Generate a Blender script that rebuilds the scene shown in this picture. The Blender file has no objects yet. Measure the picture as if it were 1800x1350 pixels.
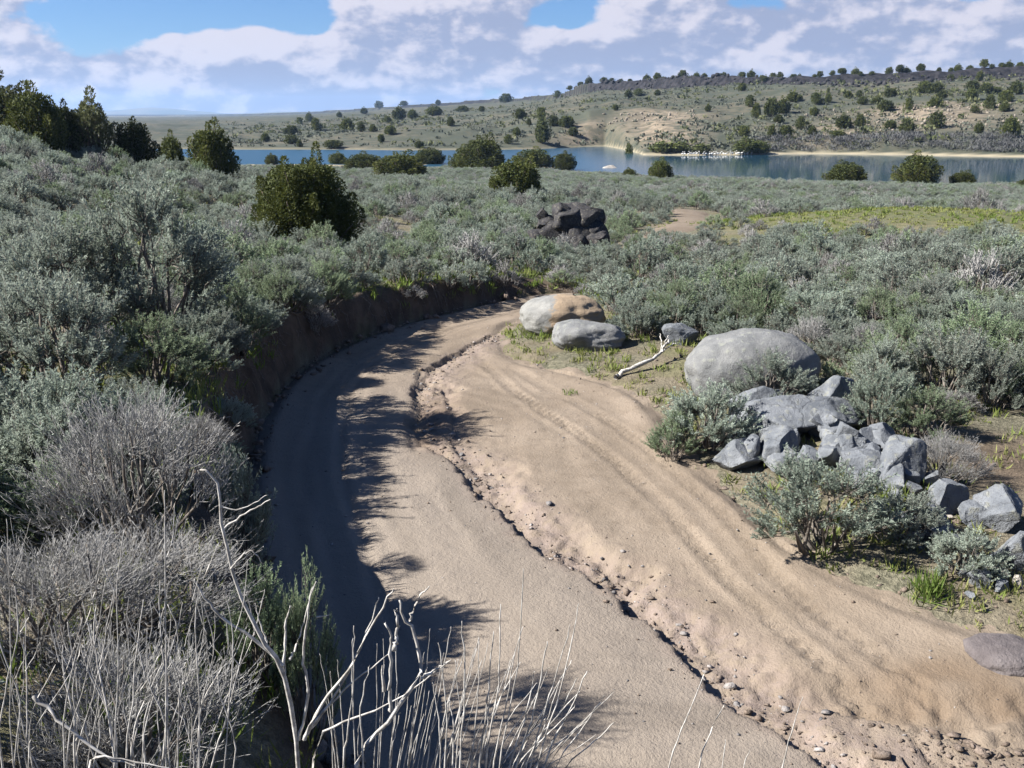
import bpy, math, random
import numpy as np
from mathutils import Vector

# ------------------------------------------------------------------ camera, sky, sun, exposure
sc = bpy.context.scene
COL = sc.collection
CAMZ = 4.6
PITCH = math.radians(15.19)
F = 1750.0                                   # focal length in photo pixels (photo is 1800 x 1350)
cam = bpy.data.cameras.new('camera'); cam.lens = 35.0; cam.sensor_width = 36.0
cam.clip_start = 0.05; cam.clip_end = 60000
cam_o = bpy.data.objects.new('camera', cam); COL.objects.link(cam_o)
cam_o.location = (0, 0, CAMZ); cam_o.rotation_euler = (math.pi/2 - PITCH, 0, 0)
sc.camera = cam_o

SUN_EL = math.radians(39); TO_SUN = Vector((-0.97, -0.10, 0)).normalized()
sun_dir = Vector((TO_SUN.x*math.cos(SUN_EL), TO_SUN.y*math.cos(SUN_EL), math.sin(SUN_EL)))
sun = bpy.data.lights.new('sun', 'SUN'); sun.energy = 5.0; sun.angle = math.radians(0.53); sun.color = (1.0, 0.96, 0.905)
sun_o = bpy.data.objects.new('sun', sun); COL.objects.link(sun_o); sun_o.location = (-40, -10, 60)
sun_o.rotation_euler = (-sun_dir).to_track_quat('-Z', 'Y').to_euler()
sc.view_settings.view_transform = 'Standard'; sc.view_settings.look = 'None'
sc.view_settings.exposure = 1.55; sc.view_settings.gamma = 1.0; sc.view_settings.use_curve_mapping = False
sc.cycles.use_denoising = True
sc.cycles.max_bounces = 6; sc.cycles.diffuse_bounces = 1; sc.cycles.transparent_max_bounces = 4
sc.cycles.volume_bounces = 0

class NT:
    """small helper to write node trees"""
    def __init__(self, tree): self.t = tree
    def n(self, typ, **kw):
        nd = self.t.nodes.new(typ)
        for k, v in kw.items(): setattr(nd, k, v)
        return nd
    def link(self, a, b): self.t.links.new(a, b)
    def _in(self, sock, v):
        if hasattr(v, 'is_output'): self.t.links.new(v, sock)
        elif v is not None:
            if sock.type == 'RGBA' and len(v) == 3: v = (*v, 1)
            sock.default_value = v
    def m(self, op, a, b=None, c=None, clamp=False):
        nd = self.n('ShaderNodeMath', operation=op); nd.use_clamp = clamp
        self._in(nd.inputs[0], a)
        if b is not None: self._in(nd.inputs[1], b)
        if c is not None: self._in(nd.inputs[2], c)
        return nd.outputs[0]
    def vm(self, op, a, b=None):
        nd = self.n('ShaderNodeVectorMath', operation=op); self._in(nd.inputs[0], a)
        if b is not None: self._in(nd.inputs[3 if op == 'SCALE' else 1], b)
        return nd.outputs[1 if op in ('LENGTH', 'DOT_PRODUCT') else 0]
    def mix(self, f, a, b):
        nd = self.n('ShaderNodeMix', data_type='RGBA'); self._in(nd.inputs[0], f)
        self._in(nd.inputs[6], a); self._in(nd.inputs[7], b); return nd.outputs[2]
    def noise(self, vec, scale, detail=4.0, rough=0.55, dist=0.0):
        nd = self.n('ShaderNodeTexNoise')
        if vec is not None: self.link(vec, nd.inputs['Vector'])
        nd.inputs['Scale'].default_value = scale; nd.inputs['Detail'].default_value = detail
        nd.inputs['Roughness'].default_value = rough; nd.inputs['Distortion'].default_value = dist
        return nd.outputs[0]
    def ss(self, v, lo, hi):
        nd = self.n('ShaderNodeMapRange', interpolation_type='SMOOTHSTEP'); self._in(nd.inputs[0], v)
        nd.inputs[1].default_value = lo; nd.inputs[2].default_value = hi; return nd.outputs[0]
    def attr(self, name):
        nd = self.n('ShaderNodeAttribute', attribute_name=name); return nd.outputs[2]
    def xyz(self, v):
        nd = self.n('ShaderNodeSeparateXYZ'); self.link(v, nd.inputs[0]); return nd.outputs
    def cxyz(self, x, y, z):
        nd = self.n('ShaderNodeCombineXYZ')
        for s, v in zip(nd.inputs, (x, y, z)): self._in(s, v)
        return nd.outputs[0]

world = bpy.data.worlds.new('World'); sc.world = world; world.use_nodes = True
wt = NT(world.node_tree); world.node_tree.nodes.clear()
sky = wt.n('ShaderNodeTexSky', sky_type='NISHITA'); sky.sun_disc = False
sky.sun_elevation = SUN_EL; sky.sun_rotation = math.atan2(TO_SUN.x, TO_SUN.y); sky.air_density = 1.0; sky.dust_density = 0.6; sky.ozone_density = 2.2
sky.altitude = 1200
skyc = wt.vm('MULTIPLY', wt.vm('SCALE', sky.outputs[0], 0.050), (.43, .60, .86))
gen = wt.n('ShaderNodeTexCoord').outputs['Generated']
dx, dy, dz = wt.xyz(gen)
# heaped clouds: noise on the sky dome, flattened towards the horizon; cumulus heads and blue gaps as seen
def cloud_noise(vec):
    p = wt.vm('MULTIPLY', vec, (1.0, 1.0, 2.3))
    a = wt.noise(p, 7.0, 9.0, 0.56, 0.15)
    return a
yy = wt.m('MAXIMUM', dy, 0.15)
X = wt.m('DIVIDE', dx, yy); Z = wt.m('DIVIDE', dz, yy)
def blob(u, v, ru, rv):
    cx, cz = (u-900)/1813.0, (203-v)/1813.0
    a = wt.m('DIVIDE', wt.m('SUBTRACT', X, cx), ru/1813.0)
    b = wt.m('DIVIDE', wt.m('SUBTRACT', Z, cz), rv/1813.0)
    r2 = wt.m('ADD', wt.m('MULTIPLY', a, a), wt.m('MULTIPLY', b, b))
    return wt.m('EXPONENT', wt.m('MULTIPLY', r2, -1.0))
n0 = cloud_noise(gen)
off = wt.vm('ADD', gen, (-0.012, 0.0, 0.012))
n1 = cloud_noise(off)
def total(lst):
    o = None
    for w_, b_ in lst:
        t_ = wt.m('MULTIPLY', b_, w_); o = t_ if o is None else wt.m('ADD', o, t_)
    return o
def fine(v_): return wt.noise(wt.vm('MULTIPLY', v_, (1, 1, 1.5)), 26.0, 7, .60)
nd0 = fine(gen); nd1 = fine(wt.vm('ADD', gen, (-0.006, 0.0, 0.006)))
def puff(v_):            # rounded billows with creases between them
    return wt.m('MULTIPLY', wt.m('SUBTRACT', .30, wt.m('ABSOLUTE', wt.m('SUBTRACT', wt.noise(wt.vm('MULTIPLY', v_, (1, 1, 1.5)), 15.0, 3, .5), .5))), 1.9)
pf0 = puff(gen); pf1 = puff(wt.vm('ADD', gen, (-0.008, 0.0, 0.009)))
heads = total([(0.30, blob(400, 120, 190, 75)), (0.22, blob(250, 150, 120, 40)), (0.34, blob(770, 30, 175, 55)), (0.25, blob(1150, 5, 130, 25)),
               (0.20, blob(40, 100, 90, 60)), (0.22, blob(1250, 110, 420, 60)), (0.25, blob(1560, 60, 240, 60)), (0.2, blob(640, 150, 120, 50)), (.15, blob(40, 10, 60, 25))])
gaps = total([(0.42, blob(300, 25, 190, 48)), (0.30, blob(540, 30, 60, 50)), (0.30, blob(985, 45, 60, 22)), (0.22, blob(1290, 18, 60, 18)), (0.2, blob(170, 90, 70, 30)), (.2, blob(1640, 5, 120, 12))])
cov = wt.m('SUBTRACT', wt.m('ADD', n0, heads), gaps)
horiz = wt.m('MULTIPLY', wt.m('SUBTRACT', 1.0, wt.ss(dz, 0.0, 0.10)), 0.12)
cov = wt.m('ADD', cov, horiz)
cov = wt.m('ADD', cov, wt.m('MULTIPLY', wt.m('SUBTRACT', nd0, .5), .26))
cov = wt.m('ADD', cov, wt.m('MULTIPLY', wt.m('SUBTRACT', .42, pf0), .26))
cov = wt.m('SUBTRACT', cov, wt.m('MULTIPLY', wt.ss(dz, 0.10, 0.50), 0.17))     # broken cloud thinned overhead, out of view, to lower the sky's fill light
alpha = wt.ss(cov, 0.458, 0.56)
relief = wt.m('ADD', wt.m('MULTIPLY', wt.m('SUBTRACT', n0, n1), 5.0), wt.m('ADD', wt.m('MULTIPLY', wt.m('SUBTRACT', nd0, nd1), 2.2), wt.m('MULTIPLY', wt.m('SUBTRACT', pf1, pf0), 1.5)))
head_l = total([(0.55, blob(330, 85, 150, 40)), (0.5, blob(480, 80, 80, 40)), (0.55, blob(740, 20, 150, 38)), (0.4, blob(1150, 0, 120, 18)), (0.35, blob(1600, 50, 140, 30)),
                (0.3, blob(1060, 70, 60, 30)), (0.3, blob(1350, 95, 100, 18)), (0.4, blob(230, 160, 120, 14)), (0.35, blob(40, 75, 60, 20)), (.25, blob(900, 130, 120, 25))])
dark_l = total([(0.5, blob(455, 145, 90, 22)), (0.3, blob(700, 110, 130, 25)), (0.3, blob(1440, 70, 100, 30)), (0.3, blob(380, 10, 80, 14)), (.2, blob(1000, 120, 250, 40)), (.25, blob(130, 130, 70, 30))])
lit = wt.m('ADD', wt.m('ADD', relief, 0.40), wt.m('SUBTRACT', head_l, dark_l))
lit = wt.m('ADD', lit, wt.m('MULTIPLY', wt.m('SUBTRACT', wt.noise(wt.vm('MULTIPLY', gen, (1, 1, 2.4)), 12.0, 5, .55), .5), 1.3))
lit = wt.ss(lit, 0.08, 1.0)
cloudc = wt.mix(lit, (0.126, 0.142, 0.198), (0.270, 0.258, 0.284))
final = wt.mix(wt.m('MULTIPLY', alpha, 0.96), skyc, cloudc)
bg = wt.n('ShaderNodeBackground'); wt.link(final, bg.inputs[0]); bg.inputs[1].default_value = 1.0
wo = wt.n('ShaderNodeOutputWorld'); wt.link(bg.outputs[0], wo.inputs[0])

# ------------------------------------------------------------------ small maths
rng = np.random.default_rng(7)
sp, cp = math.sin(PITCH), math.cos(PITCH)
def ray(u, v):
    a, b = (u-900)/F, (v-675)/F
    return np.array([a, cp - b*sp, -sp - b*cp])
def on_plane(u, v, z=0.0):
    d = ray(u, v); t = (z-CAMZ)/d[2]; return np.array([d[0]*t, d[1]*t])
def at_y(u, v, y):
    d = ray(u, v); t = y/d[1]; return np.array([d[0]*t, y, CAMZ + d[2]*t])
def z_at(v, y):
    k = (v-675)/F; h = y*(sp + k*cp)/(cp - k*sp); return CAMZ - h
def project(x, y, z):
    dep = y*cp + (CAMZ-z)*sp
    return 900 + F*x/dep, 675 + F*((CAMZ-z)*cp - y*sp)/dep, dep
def sstep(x, a, b):
    t = np.clip((x-a)/(b-a), 0, 1); return t*t*(3-2*t)
def _h2(i, j, s):
    n = (i.astype(np.int64)*374761393 + j.astype(np.int64)*668265263 + s*1442695041) & 0x7fffffff
    n = ((n ^ (n >> 13))*1274126177) & 0x7fffffff
    return ((n ^ (n >> 16)) & 0xffff)/65535.0
def vn2(x, y, s=0):
    xi, yi = np.floor(x), np.floor(y); fx, fy = x-xi, y-yi
    fx = fx*fx*(3-2*fx); fy = fy*fy*(3-2*fy)
    a, b, c, d = _h2(xi, yi, s), _h2(xi+1, yi, s), _h2(xi, yi+1, s), _h2(xi+1, yi+1, s)
    return (a+(b-a)*fx)*(1-fy) + (c+(d-c)*fx)*fy
def fbm(x, y, oct=4, s=0, g=0.5):
    o = 0; a = 1; t = 0
    for k in range(oct):
        o = o + a*(vn2(x*2**k + 17.3*k, y*2**k - 9.1*k, s+k)-0.5); t += a; a *= g
    return o/t*2
def _h3(i, j, k, s):
    n = (i.astype(np.int64)*374761393 + j.astype(np.int64)*668265263 + k.astype(np.int64)*2147483629 + s*1442695041) & 0x7fffffff
    n = ((n ^ (n >> 13))*1274126177) & 0x7fffffff
    return ((n ^ (n >> 16)) & 0xffff)/65535.0
def vn3(p, s=0):
    q = np.floor(p); f = p-q; f = f*f*(3-2*f); i, j, k = q.T; x, y, z = f.T
    def L(a, b, t): return a+(b-a)*t
    return L(L(L(_h3(i,j,k,s), _h3(i+1,j,k,s), x), L(_h3(i,j+1,k,s), _h3(i+1,j+1,k,s), x), y),
             L(L(_h3(i,j,k+1,s), _h3(i+1,j,k+1,s), x), L(_h3(i,j+1,k+1,s), _h3(i+1,j+1,k+1,s), x), y), z)
def fbm3(p, oct=4, s=0):
    o = 0; a = 1; t = 0
    for k in range(oct):
        o = o + a*(vn3(p*2**k + 5.7*k, s+k)-0.5); t += a; a *= .5
    return o/t*2

# ------------------------------------------------------------------ road outline (read off the photograph, on the road plane z = 0)
LEFT_PX = [(1010, 518), (940, 521), (880, 531), (790, 553), (700, 575), (625, 603), (548, 640), (488, 695), (450, 770), (435, 870), (438, 1000), (465, 1150), (525, 1300), (640, 1440), (850, 1530), (1200, 1560), (1900, 1520), (2700, 1400)]
RIGHT_PX = [(1010, 540), (940, 556), (880, 580), (872, 612), (900, 640), (1000, 660), (1110, 690), (1165, 740), (1185, 800), (1290, 880), (1370, 960), (1470, 1025), (1620, 1085), (1780, 1140), (2000, 1195), (2500, 1260), (2800, 1300)]
def smooth_line(P, n=3):
    P = np.array(P)
    for _ in range(n):
        Q = np.empty((len(P)*2-2, 2)); Q[0::2] = .75*P[:-1]+.25*P[1:]; Q[1::2] = .25*P[:-1]+.75*P[1:]
        P = np.vstack([P[:1], Q, P[-1:]])
    return P
L_LINE = smooth_line([on_plane(*p) for p in LEFT_PX], 2)
R_LINE = smooth_line([on_plane(*p) for p in RIGHT_PX], 2)
POLY = np.vstack([L_LINE, R_LINE[::-1]])
def dist_line(x, y, line, signed=False):
    """distance to a polyline and position along it (0..1); sign + on its right-hand side"""
    best = np.full(x.shape, 1e18); par = np.zeros(x.shape); sg = np.ones(x.shape)
    n = len(line)-1
    for i in range(n):
        ax, ay = line[i]; bx, by = line[i+1]; ex, ey = bx-ax, by-ay; l2 = ex*ex+ey*ey+1e-12
        t = np.clip(((x-ax)*ex+(y-ay)*ey)/l2, 0, 1)
        qx, qy = x-(ax+t*ex), y-(ay+t*ey); d = qx*qx+qy*qy
        m = d < best
        best = np.where(m, d, best); par = np.where(m, (i+t)/n, par)
        if signed: sg = np.where(m, np.sign(ex*(y-ay)-ey*(x-ax)), sg)
    best = np.sqrt(best)
    return (best*sg if signed else best), par
def inside_poly(x, y, P=POLY):
    c = np.zeros(x.shape, bool); n = len(P); j = n-1
    for i in range(n):
        xi, yi = P[i]; xj, yj = P[j]
        if yi != yj:
            c ^= ((yi > y) != (yj > y)) & (x < (xj-xi)*(y-yi)/(yj-yi)+xi)
        j = i
    return c

# ------------------------------------------------------------------ terrain height
WATER = -5.0
KEY = [  # u, v near shore, v far shore, then (y, v) of: first slope top, terrace, rim base, rim top
 (-900, 285, 262, (430, 238), (900, 216), (5200, 204.5), (5400, 203)),
 (300, 285, 262, (430, 238), (900, 216), (5000, 204), (5200, 202)),
 (430, 285, 263, (400, 240), (800, 213), (3500, 203.5), (3600, 201)),
 (560, 285, 263, (370, 236), (700, 210), (2500, 200), (2600, 196)),
 (700, 285, 264, (350, 232), (560, 206), (1600, 191), (1650, 186)),
 (850, 287, 264, (340, 225), (480, 201), (1250, 182), (1290, 176)),
 (960, 290, 262, (335, 216), (430, 195), (850, 174), (870, 167)),
 (1040, 295, 258, (325, 222), (350, 194), (640, 165), (648, 147)),
 (1072, 297, 257, (330, 215), (352, 192), (600, 162), (608, 144)),
 (1138, 301, 272.5, (262, 256), (352, 190), (580, 160), (588, 142)),
 (1230, 306, 273, (272, 236), (330, 192), (520, 152), (527, 134)),
 (1400, 313, 271, (262, 247), (330, 190), (450, 147), (456, 136)),
 (1600, 318, 272, (255, 247), (320, 188), (430, 141), (436, 128)),
 (1800, 322, 276, (250, 247), (310, 185), (420, 132), (426, 117)),
 (2300, 327, 281, (245, 247), (300, 185), (412, 127), (418, 111)),
 (3300, 330, 285, (240, 247), (295, 185), (405, 124), (411, 108))]
def shore_y(v):
    d = ray(900, v); return (WATER-CAMZ)/d[2]*d[1]
KA = np.array([(k[0]-900)/1813.0 for k in KEY])
KY0 = np.array([shore_y(k[1]) for k in KEY]); KY1 = np.array([shore_y(k[2]) for k in KEY])
KP = [(np.array([k[3+i][0] for k in KEY], float), np.array([z_at(k[3+i][1], k[3+i][0]) for k in KEY])) for i in range(4)]
BANK_A = on_plane(880, 531)
def terrain(x, y, full=False):
    x = np.asarray(x, float); y = np.asarray(y, float)
    yc = np.maximum(y, 2.0)
    wob = fbm(x*.012, y*.012, 3, 41)*np.clip((y-150)/300, 0, 1)
    A = np.clip(x/yc, -1.1, 1.1) + wob*0.02
    y0 = np.interp(A, KA, KY0); y1 = np.interp(A, KA, KY1)
    y0 = y0 + fbm(x*.03, y*.03, 3, 5)*4; y1 = y1 + fbm(x*.04, y*.04, 3, 6)*3
    P = [(np.interp(A, KA, a), np.interp(A, KA, b)) for a, b in KP]
    # ---- far side
    yf = y + fbm(x*.02, y*.02, 4, 9)*np.clip((y-280)/200, 0, 1)*8
    zf = np.full(x.shape, WATER-1.5)
    def seg(z, ya, za, yb, zb, ease=False):
        t = (yf-ya)/np.maximum(yb-ya, 1e-3)
        tt = np.clip(t, 0, 1)
        if ease: tt = tt*tt*(3-2*tt)
        return np.where(t >= 0, za+(zb-za)*tt, z)
    zf = seg(zf, y1-8, WATER-1.5, y1, WATER)
    zf = seg(zf, y1, WATER, y1+5, WATER+0.7)
    zf = seg(zf, y1+5, WATER+0.7, P[0][0], P[0][1])
    zf = seg(zf, P[0][0], P[0][1], P[1][0], P[1][1])
    zf = seg(zf, P[1][0], P[1][1], P[2][0], P[2][1])
    zf = seg(zf, P[2][0], P[2][1], P[3][0], P[3][1], True)
    hill = np.clip((yf-y1)/60, 0, 1)
    zf = zf + hill*(fbm(x*.03, y*.03, 4, 12)*1.6 - np.abs(fbm(x*.035, y*.012, 3, 13))*2.2 + .5 + fbm(x*.15, y*.15, 3, 14)*.6)*(1-sstep(yf, P[2][0]-20, P[2][0]))
    rockm = sstep(yf, P[2][0]-9, P[2][0]-1)*(1-sstep(yf, P[3][0]+2, P[3][0]+12))
    zf = zf + rockm*fbm(x*.12, y*.2, 3, 19)*1.6
    # ---- near side
    base = -5.3*np.clip((y-28)/np.maximum(y0-28, 1), 0, 1)**.8 - 1.3*np.clip((y-y0)/12, 0, 1)
    bump = fbm(x*.11, y*.11, 3, 21)*.22*np.clip((y-24)/25, 0, 1) + fbm(x*.035, y*.035, 2, 22)*.45*np.clip((y-40)/40, 0, 1)*(1-np.clip((y-110)/60, 0, 1))
    zn = base + bump
    knoll = np.exp(-(((x-20)/11)**2+((y-48)/7.5)**2)); zn = zn + 1.5*knoll
    # hillside on the left
    hl = .18*np.log1p(np.exp(np.clip((-x-4.5-.38*np.maximum(y-52, 0))/2.5, -40, 40)))*2.5
    fade = sstep(y, 20, 40)
    zn = zn + hl*fade
    near = y < 60
    din = np.zeros(x.shape); dL = np.full(x.shape, 99.); dR = np.full(x.shape, 99.); parL = np.zeros(x.shape)
    if np.any(near):
        xs, ys = x[near], y[near]
        a, pa = dist_line(xs, ys, L_LINE); b, _ = dist_line(xs, ys, R_LINE); ins = inside_poly(xs, ys)
        isl = (a < b) & ~ins; isr = ~ins & ~isl
        dL[near] = np.where(isl, a, 99.); dR[near] = np.where(isr, b, 99.); din[near] = np.where(ins, np.minimum(a, b), 0); parL[near] = pa
        wgl = fbm(xs*1.3, ys*1.3, 3, 31)*.25 + fbm(xs*.4, ys*.4, 2, 33)*.3 + fbm(xs*4.5, ys*4.5, 2, 34)*.14
        hb = np.interp(ys, [2, 9, 14, 18, 22, 26, 34], [1.45, 1.3, 1.22, 1.08, .85, .55, .25])*(1-sstep(xs, -1.5, 3.0)*sstep(ys, 16, 22))
        steep = hb*sstep(a+wgl*.6, -0.05, .38)
        gentle = .36*a
        w = sstep(xs, -2.6, -.4)*(1-sstep(ys, 6.2, 8.5))
        zl = steep*(1-w) + gentle*w
        lat = np.interp(ys, [2, 8, 20, 30], [.22, .10, .06, .03])*(1-w)
        zl = zl + lat*a*(1-sstep(ys, 22, 40)*.9)
        zl = np.minimum(zl, 3.0 + .03*a) + fbm(xs*.5, ys*.5, 3, 35)*.1
        kf = (1-sstep(ys, 26, 42))
        zr = (.10*sstep(b, 0, .5) + .16*sstep(b, .5, 2.5))*(1-sstep(xs, 0, 3)*sstep(ys, 23, 27)) + fbm(xs*.8, ys*.8, 3, 37)*.06
        add = np.where(isl, zl, np.where(isr, zr, 0))*kf
        zn[near] = np.where(ins, 0, zn[near]*np.where(isl | isr, sstep(np.minimum(a, b), 0, 3), 0)) + add
    k = sstep(y, y0+8, y0+14)
    z = np.where(y < y0+14, zn, zf); z = np.where((y >= y0+8) & (y < y0+14), zn*(1-k)+zf*k, z)
    if not full: return z
    return z, dict(din=din, dL=dL, dR=dR, y0=y0, y1=y1, rim=rockm, yf=yf, P=P, A=A, knoll=knoll)
# road surface detail
GULLY = smooth_line([on_plane(*p) for p in [(870, 592), (835, 603), (800, 618), (768, 640), (742, 665), (728, 700), (726, 745), (745, 785), (800, 812), (835, 850), (885, 915), (945, 968), (1010, 1000), (1070, 1035), (1120, 1080), (1180, 1140), (1240, 1195), (1330, 1265), (1450, 1345), (1600, 1420)]], 2)
CRACK = smooth_line([on_plane(*p) for p in [(735, 655), (722, 700), (716, 745), (724, 790)]], 1)
CRACK2 = smooth_line([on_plane(*p) for p in [(778, 690), (790, 725), (795, 770), (815, 800), (850, 830)]], 1)
RUT = smooth_line([on_plane(*p) for p in [(850, 640), (980, 740), (1080, 810), (1200, 925), (1330, 1060), (1440, 1160), (1560, 1265), (1700, 1370)]], 2)
RUT2 = smooth_line([on_plane(*p) for p in [(905, 650), (1050, 725), (1180, 830), (1300, 930), (1400, 1040), (1540, 1150), (1700, 1260)]], 2)
WASH = smooth_line([on_plane(*p) for p in [(1560, 1270), (1640, 1290), (1720, 1305), (1900, 1310)]], 1)
def road_z(x, y):
    z = fbm(x*.45, y*.45, 3, 51)*.05 + fbm(x*3, y*3, 3, 53)*.012 + np.abs(fbm(x*9, y*9, 2, 54))*.010*sstep(fbm(x*.7, y*.7, 2, 56), -.1, .35)
    dl, _ = dist_line(x, y, L_LINE); dr, _ = dist_line(x, y, R_LINE)
    z = z + .10*np.exp(-(dl/.35)**2) + .07*np.exp(-(dr/.5)**2)
    # wheel lines along the bank side
    wl = dl + fbm(x*.5, y*.5, 2, 55)*.15
    z = z - .022*np.exp(-((wl-.75)/.12)**2) - .018*np.exp(-((wl-1.15)/.10)**2) + .006*np.sin(wl*26)*np.exp(-((wl-.95)/.5)**2) - .012*np.exp(-((wl-2.2)/.15)**2)
    # erosion gully: sharp lip on the bank side, ragged floor, gentle far side
    wg = fbm(x*1.7, y*1.7, 3, 57)*.18 + fbm(x*7, y*7, 3, 58)*.09
    g, gp = dist_line(x, y, GULLY, True); g = g + wg
    dep = np.interp(gp, [0, .15, .35, .5, .7, .85, 1], [.05, .07, .05, .12, .12, .10, .06])*(.75+.5*vn2(x*.9, y*.9, 60))
    wd = .06+.42*sstep(vn2(x*.8, y*.8, 60), .35, .8)
    prof = sstep(g, -.025, .03)*(1-sstep(g, wd, wd+.14+.36*vn2(x*1.6, y*1.6, 59)))
    z = z - dep*prof
    inner = prof*(1-sstep(g, .5, .9)) + .6*np.exp(-((g-.5)/.3)**2)
    z = z + inner*(np.abs(fbm(x*8, y*8, 3, 61))*.075 - .025)
    z = z + .05*np.exp(-((g+.9)/.8)**2)
    for ln, d_ in ((CRACK, .05), (CRACK2, .05)):
        c, _ = dist_line(x, y, ln, True); c = c + wg*.6
        z = z - d_*sstep(c, -.02, .03)*(1-sstep(c, .05, .3))
    for ln, s_ in ((RUT, 1.0), (RUT2, .8)):
        r, rp = dist_line(x, y, ln, True); r = r + fbm(x*.7, y*.7, 2, 63)*.1
        z = z - s_*.014*np.exp(-(r/.10)**4) + s_*.007*np.exp(-((np.abs(r)-.16)/.05)**2)*(.4+1.2*vn2(x*1.5, y*1.5, 66))
        r2 = np.abs(r+.26)-.02; z = z - s_*.010*np.exp(-(r2/.06)**2)*vn2(x*.8, y*.8, 67)
        z = z + s_*.018*np.sign(np.sin(rp*900+np.abs(r)*40))*np.exp(-(r/.10)**4)*sstep(vn2(x*.7, y*.7, 68), .25, .5)
    drs, pr = dist_line(x, y, R_LINE); st = fbm(drs*4.5+.6*fbm(x*.5, y*.5, 2, 69), pr*9, 3, 70); z = z + .005*st*sstep(g, .3, .8)
    w, _ = dist_line(x, y, WASH, True); w = w + wg
    z = z - .12*sstep(w, -.03, .05)*(1-sstep(w, .4, .9)) + np.exp(-((w-.3)/.3)**2)*np.abs(fbm(x*6, y*6, 3, 65))*.12
    return z, g, w
def ground_z(x, y):
    x = np.atleast_1d(np.asarray(x, float)); y = np.atleast_1d(np.asarray(y, float))
    z = terrain(x, y); ins = inside_poly(x, y)
    if ins.any(): z[ins] = road_z(x[ins], y[ins])[0]
    return z
def gz(x, y): return float(ground_z([x], [y])[0])
_TS = np.concatenate([np.arange(2, 60, .1), np.arange(60, 700, .5), np.arange(700, 5000, 5)])
def hit(u, v):
    """where the view ray through a photo pixel meets the ground"""
    d = ray(u, v); d = d/d[1]; x, y, z = d[0]*_TS, _TS, CAMZ+d[2]*_TS
    b = z < np.maximum(terrain(x, y), WATER)
    i = int(np.argmax(b)) if b.any() else len(_TS)-1
    return float(x[i]), float(y[i]), float(terrain(x[i:i+1], y[i:i+1])[0])

# ------------------------------------------------------------------ mesh helpers
def mesh_np(name, V, faces, mats=(), attrs=None, smooth=False, mat_idx=None):
    """faces: list of (m,k) int arrays"""
    me = bpy.data.meshes.new(name)
    V = np.asarray(V, np.float32); me.vertices.add(len(V)); me.vertices.foreach_set('co', V.ravel())
    faces = [np.asarray(f, np.int32) for f in faces if len(f)]
    if faces:
        tot = np.concatenate([np.full(len(f), f.shape[1], np.int32) for f in faces])
        idx = np.concatenate([f.ravel() for f in faces]); st = np.concatenate([[0], np.cumsum(tot)[:-1]]).astype(np.int32)
        me.loops.add(len(idx)); me.loops.foreach_set('vertex_index', idx)
        me.polygons.add(len(tot)); me.polygons.foreach_set('loop_start', st); me.polygons.foreach_set('loop_total', tot)
        if smooth: me.polygons.foreach_set('use_smooth', np.ones(len(tot), bool))
        if mat_idx is not None: me.polygons.foreach_set('material_index', np.asarray(mat_idx, np.int32))
    for m in mats: me.materials.append(m)
    for k, a in (attrs or {}).items():
        at = me.attributes.new(k, 'FLOAT', 'POINT'); at.data.foreach_set('value', np.asarray(a, np.float32))
    me.update(calc_edges=True); me.validate()
    return me
def obj(name, me, parent=None, loc=None, rot=None, scale=None):
    o = bpy.data.objects.new(name, me); COL.objects.link(o)
    if parent is not None: o.parent = parent
    if loc is not None: o.location = loc
    if rot is not None: o.rotation_euler = rot
    if scale is not None: o.scale = scale
    return o
def tag(o, label=None, cat=None, group=None, kind=None):
    if label: o['label'] = label
    if cat: o['category'] = cat
    if group: o['group'] = group
    if kind: o['kind'] = kind
    return o
def thing(name, label, cat, loc, rotz=0.0, scale=(1, 1, 1), group=None):
    o = obj(name, None, None, loc, (0, 0, rotz), scale); o.empty_display_size = .1
    return tag(o, label, cat, group)
class Soup:
    """collects geometry for one mesh"""
    def __init__(s): s.V = []; s.F = {}; s.n = 0; s.A = []
    def add(s, V, F, tint=None):
        V = np.asarray(V, float).reshape(-1, 3)
        for f in ([F] if isinstance(F, np.ndarray) else F): s.F.setdefault(f.shape[1], []).append(f+s.n)
        s.V.append(V); s.n += len(V); s.A.append(np.zeros(len(V)) if tint is None else np.broadcast_to(tint, (len(V),)))
    def mesh(s, name, mat, smooth=False):
        return mesh_np(name, np.vstack(s.V), [np.vstack(f) for f in s.F.values()], [mat], {'tint': np.concatenate(s.A)}, smooth)
def unit(v): return v/np.maximum(np.linalg.norm(v, axis=-1, keepdims=True), 1e-9)
def leaves(P, D, Ln, W, tint, r):
    """rhombic leaf blades: base P, direction D"""
    n = len(P); D = unit(D); S = unit(np.cross(D, r.normal(size=(n, 3)))); N = np.cross(S, D)
    Ln = np.broadcast_to(Ln, (n,))[:, None]; W = np.broadcast_to(W, (n,))[:, None]
    mid = P+D*Ln*.5+N*W*.25
    V = np.stack([P, mid+S*W*.5, P+D*Ln, mid-S*W*.5], 1).reshape(-1, 3)
    return V, np.arange(4*n).reshape(n, 4), np.repeat(np.broadcast_to(tint, (n,)), 4)
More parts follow.
